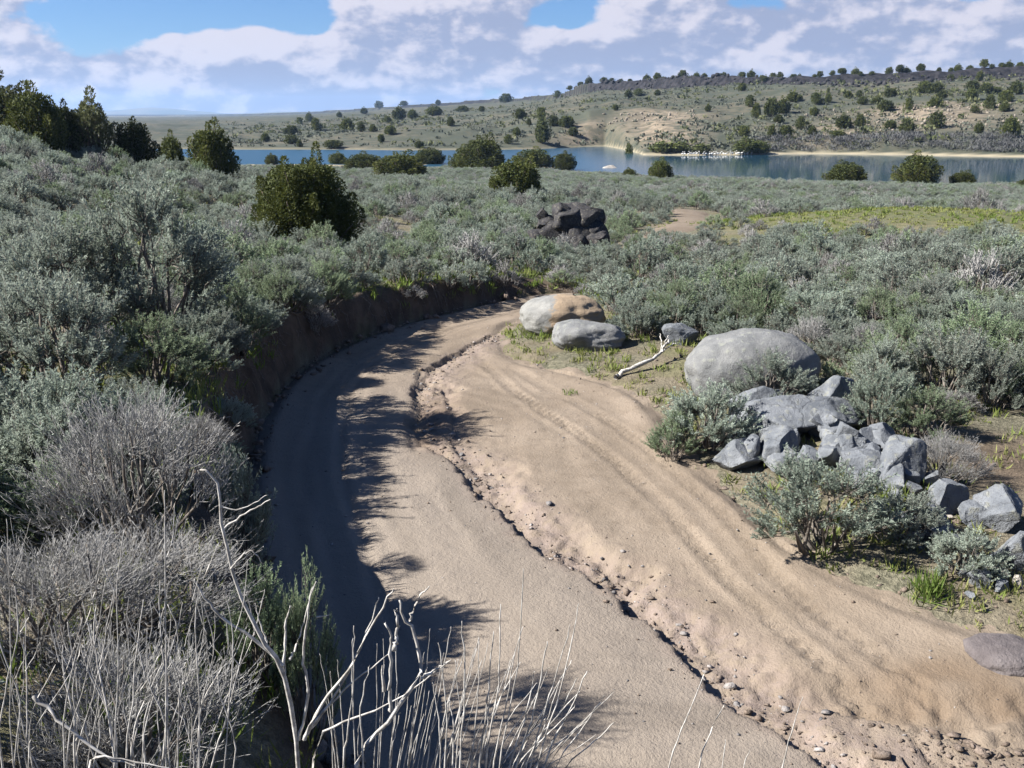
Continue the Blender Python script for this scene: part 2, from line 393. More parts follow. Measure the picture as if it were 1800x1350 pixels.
def tubes(P, R, sides=3):
    """P (n,m,3) paths, R (n,m) radii"""
    n, m, _ = P.shape; T = np.empty_like(P); T[:, 1:-1] = P[:, 2:]-P[:, :-2]; T[:, 0] = P[:, 1]-P[:, 0]; T[:, -1] = P[:, -1]-P[:, -2]
    T = unit(T); ref = np.where(np.abs(T[..., 2:3]) < .9, np.array([0, 0, 1.]), np.array([1., 0, 0]))
    S = unit(np.cross(T, ref)); B = np.cross(T, S); a = np.arange(sides)/sides*2*math.pi
    V = P[:, :, None]+R[:, :, None, None]*(np.cos(a)[None, None, :, None]*S[:, :, None]+np.sin(a)[None, None, :, None]*B[:, :, None])
    i = np.arange(n)[:, None, None]*m*sides; j = np.arange(m-1)[None, :, None]*sides; k = np.arange(sides)[None, None, :]; k2 = (k+1) % sides
    Fq = np.stack([i+j+k, i+j+k2, i+j+sides+k2, i+j+sides+k], -1).reshape(-1, 4)
    caps = (np.arange(n)[:, None]*m*sides + (m-1)*sides + np.arange(sides)[None, :])
    return V.reshape(-1, 3), [Fq, caps]
def path_tube(pts, r0, r1, sides=6, sub=3):
    """one smooth tapered tube through points"""
    P = np.array(pts, float)
    for _ in range(sub if len(P) > 2 else 1):
        Q = np.empty((len(P)*2-2, 3)); Q[0::2] = .75*P[:-1]+.25*P[1:]; Q[1::2] = .25*P[:-1]+.75*P[1:]
        P = np.vstack([P[:1], Q, P[-1:]])
    if len(P) > 18: P = P[np.unique(np.linspace(0, len(P)-1, 18).astype(int))]
    jr = np.random.default_rng(int(abs(P.sum())*1e4) % 99991); k = len(P); P[1:-1] += jr.normal(size=(k-2, 3))*r0*.4 if k > 2 else 0
    R = np.linspace(r0, r1, k)*jr.uniform(.82, 1.2, k); return tubes(P[None], R[None], sides)

# ------------------------------------------------------------------ materials
def mat(name):
    m = bpy.data.materials.new(name); m.use_nodes = True; m.node_tree.nodes.clear(); return m, NT(m.node_tree)
def finish(t, color, rough=.9, bump=None, bump_s=.5, bump_d=.02, spec=.2, transl=0.0):
    color = t.vm('SCALE', color if hasattr(color, 'is_output') else tuple(color), .70)      # all reflectances sit on one common scale
    b = t.n('ShaderNodeBsdfPrincipled'); t._in(b.inputs['Base Color'], color); t._in(b.inputs['Roughness'], rough)
    b.inputs['Specular IOR Level'].default_value = spec
    if bump is not None:
        bn = t.n('ShaderNodeBump'); bn.inputs['Strength'].default_value = bump_s; bn.inputs['Distance'].default_value = bump_d
        t._in(bn.inputs['Height'], bump); t.link(bn.outputs[0], b.inputs['Normal'])
    o = t.n('ShaderNodeOutputMaterial')
    if transl:
        tr = t.n('ShaderNodeBsdfTranslucent'); t._in(tr.inputs[0], color); mx = t.n('ShaderNodeMixShader'); mx.inputs[0].default_value = transl
        t.link(b.outputs[0], mx.inputs[1]); t.link(tr.outputs[0], mx.inputs[2]); t.link(mx.outputs[0], o.inputs[0])
    else: t.link(b.outputs[0], o.inputs[0])
def foliage_mat(name, c0, c1, c2, transl=.22):
    """c0..c1 by spray, towards c2 by plant"""
    m, t = mat(name); ti = t.attr('tint'); rnd = t.n('ShaderNodeObjectInfo').outputs['Random']
    c = t.mix(ti, c0, c1); c = t.mix(t.m('MULTIPLY', rnd, .8), c, c2); c = t.vm('SCALE', c, t.m('ADD', .74, t.m('MULTIPLY', t.m('FRACT', t.m('MULTIPLY', rnd, 7.31)), .5)))
    finish(t, c, .75, spec=.25, transl=transl); return m
def wood_mat(name, c0, c1):
    m, t = mat(name); g = t.n('ShaderNodeTexCoord').outputs['Object']
    n = t.noise(g, 28, 3); c = t.mix(t.ss(n, .3, .7), c0, c1)
    finish(t, c, .9); return m
M_SAGE = foliage_mat('sage_leaf', (.265, .330, .248), (.44, .52, .42), (.38, .42, .355), .38)
M_SAGE_G = foliage_mat('sage_leaf_green', (.20, .285, .15), (.36, .455, .275), (.30, .37, .225), .36)
M_GREY = foliage_mat('dormant_twig', (.20, .196, .188), (.49, .475, .45), (.32, .315, .30), .1)
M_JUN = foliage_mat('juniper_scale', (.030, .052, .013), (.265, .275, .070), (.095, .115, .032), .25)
M_JUND = foliage_mat('dark_juniper_scale', (.020, .032, .010), (.105, .120, .030), (.050, .062, .018), .18)
M_JUN2 = foliage_mat('broadleaf', (.08, .10, .04), (.22, .23, .11), (.14, .15, .07), .3)
M_RIP = foliage_mat('waterside_leaf', (.10, .13, .03), (.20, .21, .06), (.13, .15, .05), .2)
M_GRASS = foliage_mat('grass_blade', (.13, .235, .032), (.34, .32, .14), (.21, .25, .06), .35)
M_FARSAGE = foliage_mat('far_sage_leaf', (.115, .138, .098), (.20, .215, .165), (.15, .16, .12), .2)
M_WILLOW = foliage_mat('willow_twig', (.075, .078, .078), (.145, .142, .142), (.10, .102, .102), .05)
M_WOOD = wood_mat('sage_bark', (.13, .11, .09), (.26, .23, .20))
M_PALE = wood_mat('bleached_wood', (.33, .305, .27), (.76, .73, .675))
M_TRUNK = wood_mat('juniper_bark', (.10, .075, .055), (.20, .16, .125))

def ground_material():
    m, t = mat('ground_soil'); p = t.n('ShaderNodeNewGeometry').outputs['Position']
    n2 = t.noise(p, 2.3, 4, .65); n3 = t.noise(p, 14, 4, .75); n1 = t.noise(p, .45, 3, .6)
    soil = t.mix(t.ss(n2, .35, .65), (.185, .150, .105), (.30, .245, .175))
    litter = t.mix(t.ss(n3, .4, .62), (.13, .125, .085), (.27, .25, .175))
    c = t.mix(t.ss(n1, .42, .6), soil, litter)
    grassc = t.mix(t.ss(n3, .38, .62), (.105, .135, .04), (.215, .225, .10))
    c = t.mix(t.m('MULTIPLY', t.ss(n1, .5, .36), .5), c, grassc)
    c = t.mix(t.m('MULTIPLY', t.attr('meadow'), t.ss(n2, .25, .55)), c, t.mix(t.ss(n2, .4, .6), (.105, .135, .045), (.195, .185, .095)))
    c = t.mix(t.attr('bank'), c, t.mix(t.ss(n2, .3, .7), (.085, .062, .046), (.17, .125, .09)))  # brown bare dirt, darkened further so the cut face carries painted shade
    c = t.mix(t.attr('beach'), c, t.mix(n2, (.27, .245, .155), (.40, .335, .24)))
    finish(t, c, .95, n3, 1.0, .07); return m
def far_material():
    m, t = mat('far_slope'); p = t.n('ShaderNodeNewGeometry').outputs['Position']
    na = t.noise(p, .035, 5, .6); nb = t.noise(p, .35, 4, .7)
    far = t.mix(t.ss(na, .4, .62), (.074, .082, .057), (.126, .115, .080))
    far = t.mix(t.ss(nb, .46, .6), far, (.062, .072, .052))
    pale = t.mix(t.ss(nb, .38, .6), (.16, .135, .095), (.33, .265, .19))
    c = t.mix(t.m('MULTIPLY', t.attr('bluff'), t.ss(t.noise(p, .16, 4, .75), .36, .52)), far, pale)
    c = t.mix(t.attr('beach'), c, t.mix(nb, (.33, .30, .19), (.50, .42, .30)))
    wv = t.vm('MULTIPLY', p, (1.0, 1.0, .35)); nr = t.noise(wv, .4, 4, .75)
    rock = t.mix(t.ss(nr, .38, .66), (.008, .008, .011), (.045, .042, .045))
    c = t.mix(t.m('MULTIPLY', t.attr('rock'), t.ss(na, .22, .34)), c, rock)
    finish(t, c, .95); return m
def road_material():
    m, t = mat('road_dirt'); p = t.n('ShaderNodeNewGeometry').outputs['Position']
    n1 = t.noise(p, .55, 3, .6); n2 = t.noise(p, 5, 5, .65); n3 = t.noise(p, 60, 3, .7)
    c = t.mix(t.ss(n1, .36, .64), (.262, .210, .158), (.315, .256, .196))
    c = t.mix(t.m('MULTIPLY', t.ss(n2, .45, .7), .55), c, (.222, .175, .130))
    c = t.mix(t.m('MULTIPLY', t.attr('packed'), .75), c, t.mix(n2, (.250, .214, .178), (.322, .280, .236)))
    c = t.mix(t.m('MULTIPLY', t.attr('gully'), t.ss(n2, .3, .6)), c, t.mix(t.noise(p, 20, 4), (.215, .165, .135), (.355, .29, .25)))
    c = t.mix(t.m('MULTIPLY', t.attr('damp'), .55), c, (.175, .118, .072))
    c = t.vm('SCALE', c, t.m('ADD', .80, t.m('MULTIPLY', t.attr('streak'), .40)))
    c = t.mix(t.m('MULTIPLY', t.ss(n3, .56, .68), .45), c, (.19, .155, .125))
    h = t.m('ADD', t.m('MULTIPLY', n3, .6), t.noise(p, 22, 3, .7))
    finish(t, c, .93, h, .6, .03, spec=.12); return m
def rock_material(name, c0, c1, speck, lichen=None, tan=False, scale=1.0, crk=.35):
    m, t = mat(name); p = t.n('ShaderNodeTexCoord').outputs['Object']; rnd = t.n('ShaderNodeObjectInfo').outputs['Random']
    n1 = t.noise(p, 1.8*scale, 6, .65); n2 = t.noise(p, 60*scale, 3, .7); n3 = t.noise(p, 9*scale, 5, .65)
    c = t.mix(t.ss(n1, .35, .65), c0, c1); c = t.mix(t.m('MULTIPLY', t.ss(n2, .52, .66), .6), c, speck)
    c = t.mix(t.m('MULTIPLY', rnd, .25), c, c0); c = t.vm('SCALE', c, t.m('ADD', .62, t.m('MULTIPLY', t.noise(p, 4.5*scale, 5, .7), .76)))
    if lichen: c = t.mix(t.m('MULTIPLY', t.ss(n3, .54, .66), .6), c, lichen)
    if tan:
        x, y, z = t.xyz(p)
        k = t.ss(t.m('ADD', t.m('ADD', x, t.m('MULTIPLY', z, -.25)), t.m('MULTIPLY', t.m('SUBTRACT', n3, .5), .5)), -.36, -.26)
        c = t.mix(k, c, t.mix(n3, (.33, .24, .155), (.43, .335, .23)))
    vo = t.n('ShaderNodeTexVoronoi', feature='DISTANCE_TO_EDGE'); vo.inputs['Scale'].default_value = 1.7*scale
    dv = t.vm('ADD', p, t.vm('SCALE', t.cxyz(n1, n3, n1), .35)); t.link(dv, vo.inputs['Vector'])
    crack = t.ss(vo.outputs[0], 0.0, .035); c = t.mix(t.m('MULTIPLY', t.m('SUBTRACT', 1.0, crack), crk), c, (.07, .065, .06))
    finish(t, c, .85, t.m('ADD', t.m('ADD', n3, t.m('MULTIPLY', n2, .4)), t.m('MULTIPLY', crack, crk*1.5)), .8, .04, spec=.3); return m
M_GROUND = ground_material(); M_FAR = far_material(); M_ROAD = road_material()
M_GRANITE = rock_material('pale_boulder', (.185, .190, .190), (.285, .285, .275), (.12, .12, .125), (.32, .33, .27), crk=.0)
M_GRANTAN = rock_material('boulder_with_tan_face', (.25, .25, .235), (.35, .345, .32), (.17, .165, .15), None, True, crk=.0)
M_BASALT = rock_material('blue_grey_rock', (.148, .162, .180), (.265, .279, .294), (.09, .09, .10), (.29, .29, .235), crk=.18)
M_LAVA = rock_material('black_lava', (.022, .022, .026), (.075, .07, .07), (.02, .02, .02), (.27, .25, .18), scale=1.6)
M_PALEROCK = rock_material('pale_stone', (.40, .36, .31), (.58, .54, .48), (.28, .25, .22))
M_SLAB = rock_material('purple_slab', (.135, .115, .115), (.205, .18, .175), (.09, .08, .08), crk=0)
M_RIM = rock_material('rim_basalt', (.012, .012, .015), (.045, .042, .044), (.03, .03, .03), None, False, .3)
M_SCREE = rock_material('pale_scree_stone', (.22, .19, .145), (.36, .31, .25), (.18, .15, .12), None, False, .3)
M_GRAVEL = rock_material('gravel_stone', (.16, .155, .155), (.46, .42, .39), (.12, .11, .11), (.40, .33, .29), False, .9, 0)
M_CLOD = rock_material('dirt_clod', (.22, .165, .125), (.40, .32, .26), (.15, .11, .09), None, False, 3.0)

# ------------------------------------------------------------------ the ground sheet
BARE = hit(1775, 815)[:2]
def build_ground():
    nc = 640; a = np.linspace(-1, 1, nc); a = .95*np.sign(a)*(.72*np.abs(a)+.28*np.abs(a)**3)
    ys = [-6.0]
    while ys[-1] < 9000:
        y = ys[-1]; st = .0105*(y+7.5)
        if 150 < y < 700: st = min(st, 2.6)
        ys.append(y+max(st, .05))
    ys = np.array(ys); Y = np.repeat(ys[:, None], nc, 1); X_ = a[None, :]*(Y+13)
    x, y = X_.ravel(), Y.ravel(); z, I = terrain(x, y, True)
    dr = I['din']
    z = np.where(dr > 0, -.05-.22*sstep(dr, 0, .5), z)
    nr = len(ys); q = (np.arange(nr-1)[:, None]*nc+np.arange(nc-1)[None, :])
    Fq = np.stack([q, q+1, q+nc+1, q+nc], -1).reshape(-1, 4)
    yf, P, A = I['yf'], I['P'], I['A']
    far = sstep(y, 150, 230)
    u = 900+1813*A
    bl = 1.0*np.exp(-((u-1165)/72)**2)*sstep(yf, I['y1']+6, I['y1']+20)*(1-sstep(yf, P[1][0]-3, P[1][0]+4))*(u < 1260)
    bl = np.maximum(bl, .75*np.exp(-((u-1030)/50)**2)*sstep(yf, I['y1']+2, I['y1']+6)*(1-sstep(yf, I['y1']+22, I['y1']+32))*(u < 1066))
    bl = np.maximum(bl, .95*np.exp(-(((u-1640)/130)**2))*sstep(y, 262, 285)*(1-sstep(y, 318, 340)))
    bl = np.maximum(bl, .7*np.exp(-(((u-1480)/110)**2))*sstep(y, 252, 262)*(1-sstep(y, 285, 305)))
    beach = (1-sstep(z, WATER+.2, WATER+.5))*(y > 100)*np.where(y > 200, np.clip((u-900)/300, .35, 1), 1)
    mead = np.maximum(sstep(I['knoll']+fbm(x*.25, y*.25, 3, 88)*.35, .15, .7), np.exp(-(((x-3.5)/6)**2+((y-24)/4)**2))*.5)
    mead = np.maximum(mead, .9*np.exp(-((I['dL']-1.2)/1.2)**2)*(y > 11)*(y < 24))
    V = np.stack([x, y, z], 1); mid = (I['y0']+I['y1'])/2; isfar = (y > mid)
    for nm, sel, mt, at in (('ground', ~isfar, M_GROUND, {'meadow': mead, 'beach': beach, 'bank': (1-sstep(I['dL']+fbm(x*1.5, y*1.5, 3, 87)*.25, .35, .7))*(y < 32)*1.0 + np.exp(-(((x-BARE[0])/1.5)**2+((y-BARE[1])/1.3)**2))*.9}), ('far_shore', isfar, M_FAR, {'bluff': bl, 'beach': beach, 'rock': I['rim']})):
        f = Fq[sel[Fq[:, 0]]]; us_ = np.unique(f); mp = np.zeros(len(x), np.int64); mp[us_] = np.arange(len(us_))
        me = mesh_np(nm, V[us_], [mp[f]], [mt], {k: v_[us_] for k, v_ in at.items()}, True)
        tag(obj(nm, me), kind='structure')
build_ground()

def build_road():
    s = .042; xs = np.arange(-5.2, 13.0, s); ys = np.arange(3.2, 31, s)
    X_, Y = np.meshgrid(xs, ys); x, y = X_.ravel(), Y.ravel()
    ins = inside_poly(x, y); a, _ = dist_line(x, y, POLY)
    keep = ins | (a < .45)
    z, g, w = road_z(x, y)
    zt = terrain(x, y)
    out = np.where(ins, 0, a)
    z = np.where(ins, z*sstep(a, 0, .25)+(.02+.03*fbm(x*3, y*3, 3, 71))*(1-sstep(a, 0, .25)), np.where(dist_line(x, y, L_LINE)[0] < a+1e-6, .02-1.2*out, zt + .03 + .05*fbm(x*2.5, y*2.5, 3, 72) - .22*out))
    nx = len(xs); q = (np.arange(len(ys)-1)[:, None]*nx+np.arange(nx-1)[None, :]).ravel()
    Fq = np.stack([q, q+1, q+nx+1, q+nx], -1); Fq = Fq[keep[Fq].all(1)]
    used = np.unique(Fq); mp = np.zeros(len(x), np.int64); mp[used] = np.arange(len(used)); Fq = mp[Fq]
    dl, _ = dist_line(x[used], y[used], L_LINE)
    gu = g[used]
    packed = (1-sstep(gu, -.15, .05))*sstep(y[used], 3, 4)*(1-sstep(y[used], 14, 19))
    gl = np.exp(-((gu-.3)/.4)**2)*(gu > -.2)
    c1 = on_plane(1640, 1185); c2 = on_plane(1745, 1235); c3 = on_plane(760, 740)
    xx, yy_ = x[used], y[used]
    damp = np.exp(-(((xx-c1[0])/.9)**2+((yy_-c1[1])/.28)**2)) + np.exp(-(((xx-c2[0])/1.1)**2+((yy_-c2[1])/.22)**2)) + .8*np.exp(-(((xx-c3[0])/.45)**2+((yy_-c3[1])/1.6)**2))
    damp = np.clip(damp*(.6+.8*vn2(xx*3, yy_*3, 77)), 0, 1)
    drs, pr = dist_line(xx, yy_, R_LINE); dls, pl = dist_line(xx, yy_, L_LINE)
    streak = .5+.5*np.where(gu > .2, fbm(drs*5+.5*fbm(xx*.5, yy_*.5, 2, 69), pr*9, 3, 73), fbm(dls*5+.5*fbm(xx*.5, yy_*.5, 2, 75), pl*9, 3, 74))
    me = mesh_np('dirt_road', np.stack([x, y, z], 1)[used], [Fq], [M_ROAD], {'streak': streak, 'packed': packed, 'gully': gl, 'damp': damp}, True)
    return tag(obj('dirt_road', me), kind='structure')
build_road()

def build_track(px, w, name):
    """short lengths of the sandy track seen further out"""
    line = smooth_line([hit(*p)[:2] for p in px], 2); c = line.mean(0); ext = np.abs(line-c).max(0)+w*2
    s = .22; xs = np.arange(c[0]-ext[0], c[0]+ext[0], s); ys = np.arange(c[1]-ext[1], c[1]+ext[1], s)
    X_, Y = np.meshgrid(xs, ys); x, y = X_.ravel(), Y.ravel(); d, _ = dist_line(x, y, line); d = d + fbm(x*.6, y*.6, 3, 81)*.7
    z = terrain(x, y)+.10-.16*(d/w)**2; keep = d < w*1.1
    nx = len(xs); q = (np.arange(len(ys)-1)[:, None]*nx+np.arange(nx-1)[None, :]).ravel()
    Fq = np.stack([q, q+1, q+nx+1, q+nx], -1); Fq = Fq[keep[Fq].all(1)]
    used = np.unique(Fq); mp = np.zeros(len(x), np.int64); mp[used] = np.arange(len(used))
    me = mesh_np(name, np.stack([x, y, z], 1)[used], [mp[Fq]], [M_ROAD], {k: np.zeros(len(used)) for k in ('packed', 'gully', 'damp', 'streak')}, True)
    tag(obj(name, me), kind='structure'); return line
TRACKS = [build_track([(1150, 412), (1195, 400), (1235, 388), (1215, 376), (1200, 370)], 1.6, 'dirt_track')]

# ------------------------------------------------------------------ lake
def build_lake():
    m, t = mat('lake_water'); p = t.n('ShaderNodeNewGeometry').outputs['Position']
    v = t.vm('MULTIPLY', p, (.55, 1.0, 1.0))
    h = t.m('ADD', t.noise(v, 1.3, 4, .6), t.m('MULTIPLY', t.noise(v, .16, 3, .5), 2.0))
    calm = t.ss(t.noise(t.vm('MULTIPLY', p, (.5, 1.4, 1)), .028, 3, .5), .42, .6)
    b = t.n('ShaderNodeBsdfPrincipled'); b.inputs['Base Color'].default_value = (.016, .052, .085, 1)
    wind = t.ss(t.xyz(p)[0], 42, -12); t.link(t.m('ADD', .07, t.m('MULTIPLY', wind, .30)), b.inputs['Roughness']); b.inputs['IOR'].default_value = 1.33
    bn = t.n('ShaderNodeBump'); t.link(t.m('ADD', .06, t.m('MULTIPLY', t.m('MULTIPLY', t.m('ADD', calm, .35), t.ss(t.xyz(p)[0], 42, -12)), .6)), bn.inputs['Strength'])     # wind reaches the open end; the lee under the slope lies calm; bn.inputs['Distance'].default_value = .45
    t.link(h, bn.inputs['Height']); t.link(bn.outputs[0], b.inputs['Normal'])
    o = t.n('ShaderNodeOutputMaterial'); t.link(b.outputs[0], o.inputs[0])
    V = [(-500, 110, WATER), (600, 110, WATER), (600, 420, WATER), (-500, 420, WATER)]
    tag(obj('lake', mesh_np('lake', V, [np.array([[0, 1, 2, 3]])], [m])), kind='structure')
build_lake()

# ------------------------------------------------------------------ distant hills
def build_hills():
    m, t = mat('distant_hill'); p = t.n('ShaderNodeNewGeometry').outputs['Position']
    c = t.mix(t.ss(t.noise(p, .0016, 5, .6), .4, .6), (.10, .115, .075), (.19, .17, .115)); finish(t, c, 1.0)
    n, k = 160, 14; us = np.linspace(-700, 1300, n)
    top = np.interp(us, [-700, -300, 0, 150, 215, 265, 310, 350, 400, 450, 500, 560, 640, 800, 1300], [190, 186, 192, 196, 193, 189, 191, 195, 199, 197.5, 195.5, 198, 200, 202, 204])
    V = []
    for j in range(k):
        s = j/(k-1); y = 8300+1700*s
        zt = np.array([z_at(v, 9600) for v in top]); prof = sstep(np.array([s]), 0, .8)[0]*(1 if s < .82 else 1-(s-.82)*1.2)
        x = (us-900)/1813*y; z = (zt+25)*prof - 25 + fbm(x*.0012, np.full(n, y)*.0012, 4, 91)*14*prof
        V.append(np.stack([x, np.full(n, y), z], 1))
    q = (np.arange(k-1)[:, None]*n+np.arange(n-1)[None, :]); Fq = np.stack([q, q+1, q+n+1, q+n], -1).reshape(-1, 4)
    tag(obj('hills', mesh_np('hills', np.vstack(V), [Fq], [m], None, True)), kind='structure')
build_hills()

# ------------------------------------------------------------------ rocks
def ico(sub):
    import bmesh
    bm = bmesh.new(); bmesh.ops.create_icosphere(bm, subdivisions=sub, radius=1.0)
    V = np.array([v.co[:] for v in bm.verts]); Fc = np.array([[v.index for v in f.verts] for f in bm.faces]); bm.free(); return V, Fc
ICO = {k: ico(k) for k in (1, 2, 3, 4, 5)}
def round_rock(seed, size, flat=.0, lump=.18, sub=5, power=2.6):
    """weathered boulder: rounded block with broad swellings and fine pitting; sits with its lower part in the ground"""
    V, Fc = ICO[sub]; V = V.copy(); p = np.abs(V)**power; V = V/(p.sum(1)**(1/power))[:, None]
    V = V*(1+lump*fbm3(V*1.3+seed*3.1, 3, seed)+.05*fbm3(V*5+seed, 3, seed+9)+.012*fbm3(V*22, 2, seed+5))[:, None]
    V = V*np.array(size)/2; return V, Fc
def broken_rock(seed, size, cuts=15, sub=5, keep=.5):
    """angular rock: block sliced by random planes, edges slightly worn, faces pitted"""
    r = np.random.default_rng(seed); V, Fc = ICO[sub]; p = (np.abs(V)**5).sum(1)**.2; V = V/p[:, None]
    for _ in range(cuts):
        n = unit(r.normal(size=3)); d = r.uniform(keep, .98); s = V@n; over = s > d
        V = np.where(over[:, None], V-(s-d)[:, None]*n*.99, V)
    V = V*(1+.08*fbm3(V*2.2+seed, 3, seed)-.05*np.abs(fbm3(V*5+seed, 2, seed+7))+.022*fbm3(V*13, 3, seed+3))[:, None]
    return V*np.array(size)/2*1.12, Fc
def rock(name, label, VF, m, loc, rotz=0, tilt=(0, 0), group=None, cat='boulder', smooth=True):
    V, Fc = VF
    me = mesh_np(name, V, [Fc], [m], None, smooth)
    o = obj(name, me, None, loc, (tilt[0], tilt[1], rotz)); return tag(o, label, cat, group)
ROCKS = []
def place_rock(u, v, wpx, hpx, depth_ratio=.8, z_sink=.25):
    """base pixel -> position and real size; returns loc of centre and size"""
    x, y, z = hit(u, v); dep = project(x, y, z)[2]; w = wpx/F*dep; h = hpx/F*dep*1.08; d = w*depth_ratio
    ROCKS.append((x, y+d*.35, w*.5)); return (x, y+d*.42, z+h*.5-h*z_sink*.5), (w, d, h*(1+z_sink))
def R1(label, u, v, w, h, kind, seed, m, rz=0.0, tilt=(0, 0), dr=.8, cat='boulder', name='boulder', sink=.25, group=None, **kw):
    loc, size = place_rock(u, v, w, h, dr, sink)
    VF = (round_rock if kind == 'round' else broken_rock)(seed, size, **kw)
    return rock(name, label, VF, m, loc, rz, tilt, group, cat, smooth=(kind == 'round'))
R1('rounded grey boulder with a rough tan face on one side, by the bend', 992, 590, 150, 56, 'round', 3, M_GRANTAN, dr=.75, power=2.3)
R1('flat-topped pale grey boulder in front of the tan-faced boulder', 1036, 618, 128, 40, 'round', 5, M_GRANITE, dr=.7, tilt=(0, .06), power=2.8, lump=.22)
R1('small purplish grey rock in the grass behind the dead branch', 1203, 607, 68, 30, 'cut', 12, M_BASALT)
R1('largest smooth domed pale boulder, sagebrush growing against it', 1334, 714, 226, 108, 'round', 8, M_GRANITE, dr=.72, power=2.5, lump=.12)
R1('leaning wedge of grey rock behind the broken rock pile', 1465, 742, 98, 66, 'cut', 21, M_BASALT, tilt=(0, .35))
pile = [(1325, 752, 92, 62, 31, 'upright cracked grey block at the top of the rock pile', (0, .05)),
        (1420, 778, 165, 66, 33, 'broad sloping slab in the middle of the rock pile', (.1, .25)),
        (1300, 838, 96, 54, 35, 'low blocky rock at the road end of the rock pile', (0, -.1)),
        (1372, 828, 110, 58, 37, 'rounded-off grey rock filling the front of the rock pile', (.1, .05)),
        (1428, 838, 56, 46, 39, 'small split rock wedged in the front of the rock pile', (.2, .3)),
        (1492, 806, 66, 56, 41, 'pointed grey rock with a dark hollow behind it', (0, -.25)),
        (1530, 806, 62, 44, 43, 'small angular rock behind the pointed rock', (0, .3)),
        (1520, 868, 92, 58, 45, 'squat grey rock behind the roadside sagebrush', (.1, .0)),
        (1582, 872, 92, 84, 47, 'tall blunt rock with a rounded spall scar', (0, .1)),
        (1643, 868, 44, 36, 49, 'little pale rock between the blunt rock and the next block', (0, .2)),
        (1668, 912, 76, 52, 51, 'angular bluish block past the rock pile', (.1, .15)),
        (1650, 944, 84, 40, 53, 'low purplish grey block with a dark undercut', (0, 0)),
        (1716, 930, 62, 56, 55, 'grey rock leaning between two blocks past the pile', (0, .2)),
        (1610, 940, 60, 34, 57, 'low rock half hidden by dry grass past the pile', (.0, .1)),
        (1775, 940, 90, 72, 59, 'large grey rock standing above the layered block', (0, .1)),
        (1795, 1010, 66, 64, 61, 'layered grey block with dark horizontal cracks', (0, 0)),
        (1725, 1040, 56, 34, 63, 'rounded pale stone below the layered block', (0, .1)),
        (1765, 1052, 34, 20, 65, 'small flat bluish stone below the layered block', (0, .1)),
        (1768, 1030, 20, 22, 67, 'small white stone against the layered block', (0, .1)),
        (1790, 1035, 24, 22, 69, 'small pinkish stone under the layered block', (0, .1)),
        (1708, 1060, 26, 12, 71, 'little stone lying on the bare verge', (0, 0))]
for u, v, w, h, sd, lab, tl in pile:
    m = M_PALEROCK if sd in (67, 69) else M_BASALT
    R1(lab, u, v, w*.98, h*.92, 'cut', sd, m, tilt=tl, cat='rock', name='rock', rz=(sd % 7)*.5, dr=.9, keep=.46)
rp = np.random.default_rng(91)
for k in range(58):
    t_ = rp.random(); u = 1275+t_*345+rp.normal()*14; v = 775+t_*95+rp.normal()*26-30*math.sin(t_*3.1); q = rp.uniform(26, 64)
    R1('fist-to-head-sized angular fragment lodged between the rocks of the pile', u, v, q, q*.62, 'cut', 400+k, M_BASALT, cat='rock', name='rock', rz=k, dr=.9, keep=.45, sub=4, group='small fragments in the rock pile', tilt=(rp.normal()*.3, rp.normal()*.3)).location.z += rp.uniform(.0, .14)
for k in range(16):
    u = rp.uniform(1600, 1800); v = 900+ (u-1600)*.35+rp.uniform(-10, 70); q = rp.uniform(12, 32)
    R1('small grey stone scattered over the verge past the rock pile', u, v, q, q*.6, 'cut', 500+k, M_BASALT if k % 4 else M_PALEROCK, cat='rock', name='rock', rz=k, dr=.9, keep=.45, sub=3, group='small stones past the rock pile')
R1('flat purplish slab set in the dirt road edge', 1795, 1196, 136, 30, 'round', 73, M_SLAB, cat='rock', name='rock_slab', dr=.9, power=2.5, sink=.75)
for u, v, w, h, lab in [(1262, 355, 34, 9, 'white stones'), (1285, 357, 22, 7, ''), (1375, 372, 22, 10, ''), (1000, 331, 34, 5, ''), (1035, 330, 26, 5, ''), (1072, 296, 30, 10, '')]:
    R1('bright pale rock lying low among distant sagebrush' if v > 300 else 'bright pale rock standing in the water at the near shore', u, v, w, h, 'cut', int(u), M_PALEROCK, cat='rock', name='pale_rock', sub=3, group='pale rocks in the distant sagebrush')
# black lava outcrop among the sagebrush
def lava():
    x, y, z = hit(1012, 448); dep = project(x, y, z)[2]; k = dep/F
    root = thing('lava_outcrop', 'black lava outcrop crusted with pale lichen among sagebrush', 'outcrop', (x, y, z))
    for i, (du, dv, w, h, sd) in enumerate([(30, 5, 62, 78, 1), (2, 22, 60, 60, 2), (-30, 25, 52, 44, 3), (-8, 58, 80, 36, 4), (22, 62, 56, 34, 5), (-45, 48, 40, 26, 6), (40, 30, 40, 40, 7), (-20, 70, 34, 24, 8), (8, 40, 44, 36, 9), (-62, 22, 34, 22, 10), (48, 6, 36, 44, 11), (-40, 4, 40, 30, 12), (34, 56, 34, 30, 13), (-5, 5, 46, 40, 14), (-58, 62, 28, 20, 15)]):
        V, Fc = broken_rock(200+sd, (w*k*1.15, w*k, h*k*1.2), 12, 4, .5)
        V = V*(1+.07*fbm3(V*3.2+sd, 3, sd))[:, None]
        obj('rock', mesh_np('lava_rock', V, [Fc], [M_LAVA], None, False), root, (du*k, .5+abs(dv)*.012, dv*k*.95+.1), (0, 0, sd))
    ROCKS.append((x, y+.6, 2.0))
lava()

